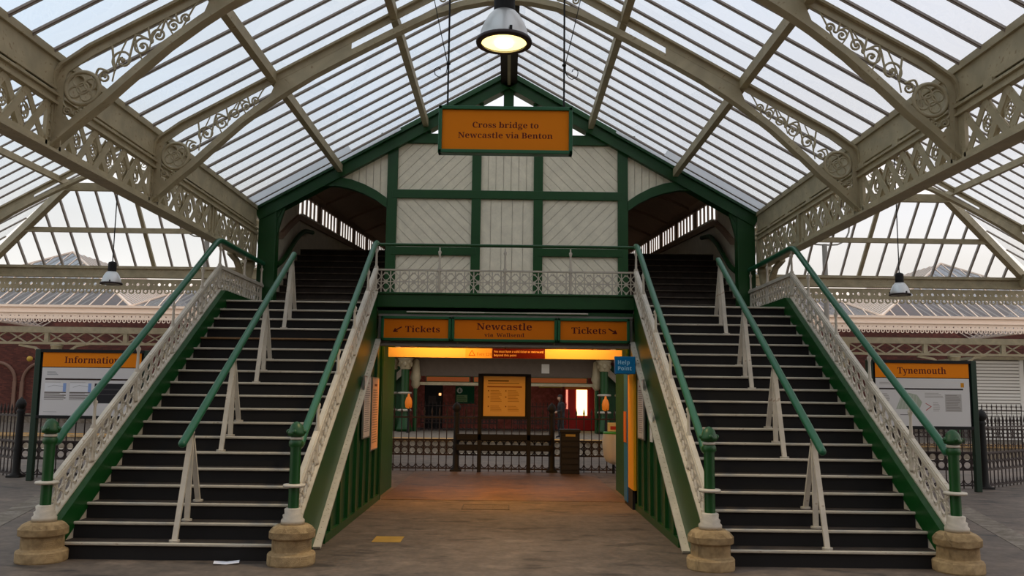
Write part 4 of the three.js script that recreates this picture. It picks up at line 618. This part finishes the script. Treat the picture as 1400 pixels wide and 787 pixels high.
// hipped glass roofs of the far canopy
for (const [xc, label] of [[-19.5, 'hipped glass roof bay of the far canopy, left'], [19.5, 'hipped glass roof bay of the far canopy, right'], [-9.8, 'hipped glass roof bay of the far canopy behind the left stairs'], [9.8, 'hipped glass roof bay of the far canopy behind the right stairs'], [-29.2, 'hipped glass roof bay at the far left edge'], [29.2, 'hipped glass roof bay at the far right edge']]) {
  const t = thing('canopy_roof', label, 'roof', null, 'structure'), hw = 4.85, e = 5.02, top = 7.9, df = 34.1, da = 39, db = 50;
  const tri = (pts, m, name) => { const g = new THREE.BufferGeometry(), P = []; for (let i = 1; i < pts.length - 1; i++) for (const p of [pts[0], pts[i], pts[i + 1]]) P.push(p.x, p.y, p.z); g.setAttribute('position', new THREE.Float32BufferAttribute(P, 3)); g.computeVertexNormals(); g.setAttribute('uv', new THREE.Float32BufferAttribute(new Float32Array(P.length / 3 * 2), 2)); return mesh(name, g, m, t); };
  const at = (x, k) => V(xc + x, mix(e, top, k), mix(df, da, k)), N = 18;
  for (let i = 0; i < N; i++) { const x0 = -hw + i * 2 * hw / N, x1 = x0 + 2 * hw / N, k = (x) => 1 - Math.abs(x) / hw; tri([at(x0, 0), at(x1, 0), at(x1, k(x1)), at(x0, k(x0))], glassFar, 'glass_pane'); if (i) mesh('glazing_bar', bar(at(x0, 0), at(x0, k(x0)), 0.035, 0.05), M.pinkCream, t); }
  for (const s of [-1, 1]) { mesh('hip_bar', bar(V(xc + s * hw, e, df), V(xc, top, da), 0.09, 0.08), M.pinkCream, t);
    for (let D = 34.6; D < 46; D += 0.54) { const y0 = (d) => Math.min(top, mix(e, top, (d - df) / (da - df))), a0 = (d) => Math.max(0, hw * (1 - (d - df) / (da - df))); tri([V(xc + s * hw, e, D), V(xc + s * hw, e, D + 0.54), V(xc + s * a0(D + 0.54), y0(D + 0.54), D + 0.54), V(xc + s * a0(D), y0(D), D)], glassFar, 'glass_pane'); mesh('glazing_bar', bar(V(xc + s * hw, e, D), V(xc + s * a0(D), y0(D), D), 0.05, 0.05), M.pinkCream, t); } }
  mesh('valley_gutter', box(xc + hw - 0.12, xc + hw + 0.12, 4.95, 5.04, 34, 46), M.pinkCream, t);
}
for (const [x0, x1, side] of [[-30, -4.6, 'left'], [4.6, 30, 'right']]) {
  const v = thing('canopy_valance', 'pale pinkish pierced valance of the far canopy, ' + side, 'valance'); mesh('gutter', merge([box(x0, x1, 4.74, 4.98, 33.95, 34.1), box(x0, x1, 4.93, 5.02, 33.86, 34.2), box(x0, x1, 4.72, 4.77, 33.9, 34.1)]), M.pinkCream, v); pierced(v, x0, x1, 34.0, 4.43, 4.72, M.pinkCream, 0.33, 0.03, 0.016, 0.2, 0.07);
  const gd = thing('lattice_girder', 'pale cross-lattice girder under the far canopy, ' + side, 'girder'), D = 38; const a = x0 + 3, b = x1 - (x0 < 0 ? 5 : -5) * 0, y0 = 3.75, y1 = 4.4;
  mesh('chord', box(x0, x1, y0 - 0.05, y0 + 0.05, D - 0.1, D + 0.1), M.iron, gd); mesh('chord', box(x0, x1, y1 - 0.2, y1 + 0.06, D - 0.1, D + 0.1), M.iron, gd);
  const n = Math.round((x1 - x0) / 0.85), w = (x1 - x0) / n, xg = merge([bar(V(0, y0, 0), V(w, y1 - 0.15, 0), 0.05, 0.07, new THREE.Vector3(0, 0, 1)), bar(V(0, y1 - 0.15, 0), V(w, y0, 0), 0.05, 0.07, new THREE.Vector3(0, 0, 1))]);
  for (let i = 0; i < n; i++) { mesh('lattice_cross', xg, M.iron, gd).position.set(x0 + i * w, 0, -D); if (i % 4 === 0) mesh('panel_post', box(x0 + i * w - 0.09, x0 + i * w + 0.09, y0, y1, D - 0.08, D + 0.08), M.iron, gd); }
  for (const x of [19.4, 24.2].map((q) => q * (x0 < 0 ? -1 : 1))) { const s = 1; for (const k of [-1, 1]) mesh('bracket', ribbon([[x + k * 0.1, 2.6], [x + k * 0.35, 3.2], [x + k * 0.9, 3.6], [x + k * 1.6, 3.72]], 0, 0.1, D - 0.06, D + 0.06), M.iron, gd); }
}
// columns of the far canopy
function column(x, D, h, r, label) {
  const t = thing('iron_column', label, 'column', null, null, [x, 0, -D]);
  mesh('base', lathe([[0, 0], [r * 2, 0], [r * 2, 0.15], [r * 1.7, 0.3], [r * 1.2, 0.7], [r, 0.8]], 16), M.green, t); mesh('shaft', lathe([[r, 0.7], [r, h - 0.5]], 16), M.green, t);
  for (const y of [1.0, 1.82]) mesh('white_ring', lathe([[r, y - 0.06], [r * 1.7, y - 0.04], [r * 1.8, y], [r * 1.7, y + 0.04], [r, y + 0.06]], 16), M.ironWhite, t);
  const leaf = []; for (let k = 0; k < 8; k++) { const g = new THREE.SphereGeometry(r * 0.5, 6, 5); g.scale(1, 1.5, 1); g.translate(Math.cos(k * 0.785) * r * 1.35, h - 0.3 + (k % 2) * 0.12, Math.sin(k * 0.785) * r * 1.35); leaf.push(g); }
  mesh('capital', merge([lathe([[r, h - 0.55], [r * 1.4, h - 0.5], [r * 1.2, h - 0.4], [r * 1.8, h - 0.08], [r * 2, h - 0.06], [r * 2, h], [0, h]], 16), ...leaf]), M.iron, t);
}
column(-5.46, 43, 3.5, 0.12, 'slim green column with white rings at the far left of the passage view'); column(-4.86, 42.5, 3.5, 0.19, 'stout green column with white rings at the left of the passage view');
column(4.72, 42.5, 3.5, 0.19, 'stout green column with white rings at the right of the passage view'); column(5.5, 43, 3.5, 0.12, 'slim green column with white rings beside the help point sign');
for (const s of [-1, 1]) for (const x of [14.6, 19.4, 24.2]) column(s * x, 38, 3.69, 0.13, `green column under the far girder, ${x === 14.6 ? 'nearest' : x === 19.4 ? 'second from' : 'third from'} the ${s < 0 ? 'left' : 'right'} stairs`);
{
  const t = thing('far_landing', 'grey underside and fascia of the opposite stair landing', 'landing', null, 'structure'), D = 43;
  mesh('fascia', box(-4.3, 4.6, 2.66, 3.6, D, D + 0.2), S('#6f6256', 0.7, { map: cleanTex }), t); mesh('lower_beam', box(-4.3, 4.6, 2.22, 2.36, D - 0.1, D + 0.15), M.iron, t); mesh('roof_slab', box(-8, 8, 3.6, 3.9, D - 1, D + 5), M.soffit, t);
  mesh('notice', plane(1.72, 2.1, 2.85, 3.3, D - 0.01), M.white, t);
  for (const s of [-1, 1]) { mesh('corbel', merge([lathe([[0.1, 2.05], [0.22, 2.2], [0.2, 2.4], [0.28, 2.55], [0.22, 2.8], [0.16, 3.4], [0, 3.5]], 10).translate(s * 4.4, 0, -D + 0.1)]), M.iron, t); mesh('small_column', lathe([[0.1, 0], [0.1, 2.1]], 10).translate(s * 4.4, 0, -D + 0.1), M.green, t);
    mesh('stair_flange', bar(V(s * 6.3, 1.9, D + 1.2), V(s * 4.95, 3.1, D + 1.0), 0.1, 0.28), M.ironWhite, t); mesh('stair_stringer', prism([[4.9, 0], [7.6, 0], [7.6, 1.9], [4.9, 3.6]].map(([x, y]) => [s * x, y]), D + 1.4, D + 1.5), M.greenWall, t); }
  for (const [x0, x1, l] of [[-3.9, -1.75, 'leftmost'], [-1.6, -1.1, 'small second'], [-0.95, 0.6, 'middle'], [0.75, 1.0, 'narrow'], [1.15, 3.95, 'rightmost']]) { const b = thing('direction_sign', `${l} unlit orange sign box on the opposite landing`, 'sign'); mesh('frame', rbox(x0, x1, 2.37, 2.65, D - 0.12, D, 0.01), M.green, b); mesh('panel', plane(x0 + 0.04, x1 - 0.04, 2.4, 2.62, D - 0.125), S('#b85a14', 0.5), b); }
}
{ const t = thing('vending_machine', 'red vending machine with a glowing front panel on the far platform', 'vending machine'), D = 46; mesh('body', rbox(3.05, 4.75, 0, 2.36, D, D + 0.9, 0.04), M.red, t); mesh('header', box(3.05, 4.4, 2.12, 2.34, D - 0.03, D), S('#d8781a', 0.5), t);
  mesh('lit_panel', rbox(3.66, 4.22, 0.78, 2.1, D - 0.04, D, 0.01), new THREE.MeshStandardMaterial({ color: '#fff0c0', emissive: '#ffdc90', emissiveIntensity: 3 }), t); mesh('side_lamp', box(3.12, 3.22, 1.1, 2.1, D - 0.03, D), new THREE.MeshStandardMaterial({ color: '#ffd0c0', emissive: '#ff9a80', emissiveIntensity: 0.8 }), t);
  const L = new THREE.RectAreaLight('#ffcf70', 3, 0.5, 1.2); L.position.set(3.94, 1.44, -D + 0.06); L.lookAt(3.94, 1.44, 0); L.name = 'panel_light'; scene.add(L); }
{ const t = thing('ticket_machine', 'black ticket machine with a small lit button on the far platform', 'ticket machine'), D = 45.6; mesh('body', rbox(-4.2, -3.3, 0, 2.3, D, D + 0.7, 0.03), M.black, t); mesh('screen', plane(-4.0, -3.6, 1.3, 1.7, D - 0.005), M.brownIron, t); mesh('button_lamp', box(-3.46, -3.34, 1.72, 1.84, D - 0.03, D), new THREE.MeshStandardMaterial({ color: '#ffe0c0', emissive: '#ffb070', emissiveIntensity: 1.5 }), t); }
{ const t = thing('green_notice', 'green notice panel with white roundel on the far wall', 'notice'), D = 47.4; mesh('panel', rbox(-2.72, -1.7, 1.3, 2.24, D, D + 0.06, 0.01), S('#0c5a38', 0.5), t); mesh('print', plane(-2.7, -1.72, 1.32, 2.22, D - 0.005), flat(canvasTex(256, 236, (g, W, H) => { bg(g, W, H, '#0c5a38'); g.fillStyle = '#dfe8dc'; g.beginPath(); g.arc(56, 58, 40, 0, 7); g.fill(); g.fillStyle = '#0c5a38'; g.fillRect(50, 32, 12, 52); g.fillRect(36, 60, 40, 10); g.fillStyle = '#9fc08a'; g.fillRect(14, 120, 150, 96); lines(g, 24, 136, 130, 5, 16, '#3f7a48'); })), t); }
for (const [x, l] of [[-4.5, 'orange beacon lamp on a slim post, left of the passage view'], [4.62, 'orange beacon lamp on a slim post, right of the passage view']]) { const t = thing('beacon', l, 'beacon', null, null, [x, 0, -41]); mesh('post', lathe([[0.09, 0], [0.05, 0.1], [0.03, 1.0], [0.06, 1.1], [0, 1.1]], 10), M.black, t); mesh('lantern', lathe([[0.05, 1.1], [0.15, 1.16], [0.17, 1.4], [0.12, 1.6], [0.06, 1.66], [0.05, 1.76], [0, 1.8]], 12), new THREE.MeshStandardMaterial({ color: '#e07a18', emissive: '#d86a10', emissiveIntensity: 0.25, roughness: 0.4 }), t); }
{ const t = thing('advert_sign', 'small yellow sign above the far doorway', 'sign'); mesh('plate', rbox(1.75, 3.0, 2.2, 2.45, 47.3, 47.4, 0.01), S('#d8b040', 0.5), t); mesh('brackets', merge([box(1.9, 1.95, 2.3, 2.4, 47.4, 47.5), box(2.8, 2.85, 2.3, 2.4, 47.4, 47.5)]), M.black, t); }
{ const t = thing('shutter_shed', 'pale slatted shed at the far right beyond the railing', 'shed'), x0 = 20.8, x1 = 25, D = 39; mesh('body', box(x0, x1, 0, 3.6, D, D + 3), M.grey, t); for (let i = 0; i < 24; i++) mesh('slat', box(x0, 22.75, 0.1 + i * 0.145, 0.205 + i * 0.145, D - 0.05, D), M.white, t); mesh('corner_post', rbox(22.75, 22.95, 0, 3.7, D - 0.06, D + 0.1, 0.02), M.white, t); mesh('roof_edge', box(x0 - 0.1, x1, 3.6, 3.72, D - 0.12, D + 3.1), M.iron, t); }
// masts seen through the aisle glazing
for (const s of [-1, 1]) { const t = thing('lamp_mast', `slim grey mast with wire loop beyond the ${s < 0 ? 'left' : 'right'} stairs`, 'mast'), x = s < 0 ? -10.4 : 11.0, D = 30; mesh('pole', rod(V(x, 0, D), V(x, 7.1, D), 0.09), M.grey, t); mesh('loop', tubeOf([V(x - s * 0.9, 8.3, D), V(x - s * 0.85, 7.4, D), V(x - s * 0.4, 7.1, D), V(x + s * 0.5, 7.1, D), V(x + s * 0.85, 7.5, D), V(x + s * 0.9, 8.3, D)], 0.03, 24, 6), M.grey, t); if (s > 0) { const g = new THREE.SphereGeometry(0.34, 12, 8); g.scale(1.4, 0.8, 1); g.translate(x, 8.0, -D); mesh('lantern', g, M.white, t); } }
// person on the far platform
{
  const res = 64, mc = new MarchingCubes(res, new THREE.MeshBasicMaterial(), false, false, 60000); mc.isolation = 0; const size = 0.96; // half extent in metres
  const J = { head: [0.0, 1.66, 0.06], headT: [0.0, 1.74, 0.05], neck: [0, 1.5, 0.02], chest: [0, 1.32, 0], waist: [0, 1.02, 0.0], hipL: [-0.1, 0.92, 0], hipR: [0.1, 0.92, 0], knL: [-0.11, 0.5, 0.06], knR: [0.11, 0.5, -0.02], anL: [-0.11, 0.08, 0.02], anR: [0.11, 0.08, -0.1], toL: [-0.12, 0.04, 0.17], toR: [0.12, 0.04, 0.05], shL: [-0.2, 1.42, 0], shR: [0.2, 1.42, 0], elL: [-0.25, 1.14, 0.04], elR: [0.25, 1.14, 0.06], haL: [-0.2, 1.06, 0.26], haR: [0.18, 1.08, 0.3], fiL: [-0.15, 1.05, 0.34], fiR: [0.12, 1.07, 0.37], no: [0, 1.66, 0.17] };
  const bones = [['head', 'headT', 0.1, 0.095], ['neck', 'head', 0.055, 0.06], ['head', 'no', 0.05, 0.015], ['chest', 'neck', 0.16, 0.06], ['chest', 'waist', 0.165, 0.15], ['shL', 'shR', 0.075, 0.075], ['waist', 'hipL', 0.14, 0.12], ['waist', 'hipR', 0.14, 0.12], ['hipL', 'knL', 0.095, 0.062], ['hipR', 'knR', 0.095, 0.062], ['knL', 'anL', 0.062, 0.042], ['knR', 'anR', 0.062, 0.042], ['anL', 'toL', 0.045, 0.03], ['anR', 'toR', 0.045, 0.03], ['shL', 'elL', 0.068, 0.052], ['shR', 'elR', 0.068, 0.052], ['elL', 'haL', 0.05, 0.036], ['elR', 'haR', 0.05, 0.036], ['haL', 'fiL', 0.036, 0.02], ['haR', 'fiR', 0.036, 0.02]];
  const sd = (p, a, b, ra, rb) => { const bx = b[0] - a[0], by = b[1] - a[1], bz = b[2] - a[2], px = p[0] - a[0], py = p[1] - a[1], pz = p[2] - a[2], t = sat((px * bx + py * by + pz * bz) / (bx * bx + by * by + bz * bz)); return Math.hypot(px - bx * t, py - by * t, pz - bz * t) - mix(ra, rb, t); };
  for (let k = 0; k < res; k++) for (let j = 0; j < res; j++) for (let i = 0; i < res; i++) { const p = [((i - res / 2) / (res / 2)) * size, ((j - res / 2) / (res / 2)) * size + 0.92, ((k - res / 2) / (res / 2)) * size]; let d = 9; for (const [a, b, ra, rb] of bones) { const q = sd(p, J[a], J[b], ra, rb), h = Math.max(0.03 - Math.abs(d - q), 0) / 0.03; d = Math.min(d, q) - h * h * 0.03 * 0.25; } mc.field[i + j * res + k * res * res] = -d; }
  mc.update(); const g = new THREE.BufferGeometry(), n = mc.count, P = mc.positionArray.slice(0, n * 3), C = new Float32Array(n * 3); for (let i = 0; i < n; i++) { P[3 * i] *= size; P[3 * i + 1] = P[3 * i + 1] * size + 0.92; P[3 * i + 2] *= size; const y = P[3 * i + 1], z = P[3 * i + 2], skin = (y > 1.52 && y < 1.72 && z > 0.08) || (z > 0.27 && y > 0.95 && y < 1.15), c = skin ? [0.5, 0.3, 0.2] : y > 1.52 ? [0.02, 0.015, 0.012] : y > 0.85 ? [0.012, 0.012, 0.013] : [0.015, 0.015, 0.018]; C.set(c, 3 * i); }
  g.setAttribute('position', new THREE.Float32BufferAttribute(P, 3)); g.setAttribute('normal', new THREE.Float32BufferAttribute(mc.normalArray.slice(0, n * 3), 3)); g.setAttribute('color', new THREE.Float32BufferAttribute(C, 3));
  const o = tag(mesh('person', g, new THREE.MeshStandardMaterial({ vertexColors: true, roughness: 0.8 })), 'person in dark clothes standing on the far platform, seen from the side', 'person'); o.position.set(2.35, 0, -37.5); o.rotation.y = -1.3;
}

renderer.render(scene, camera);
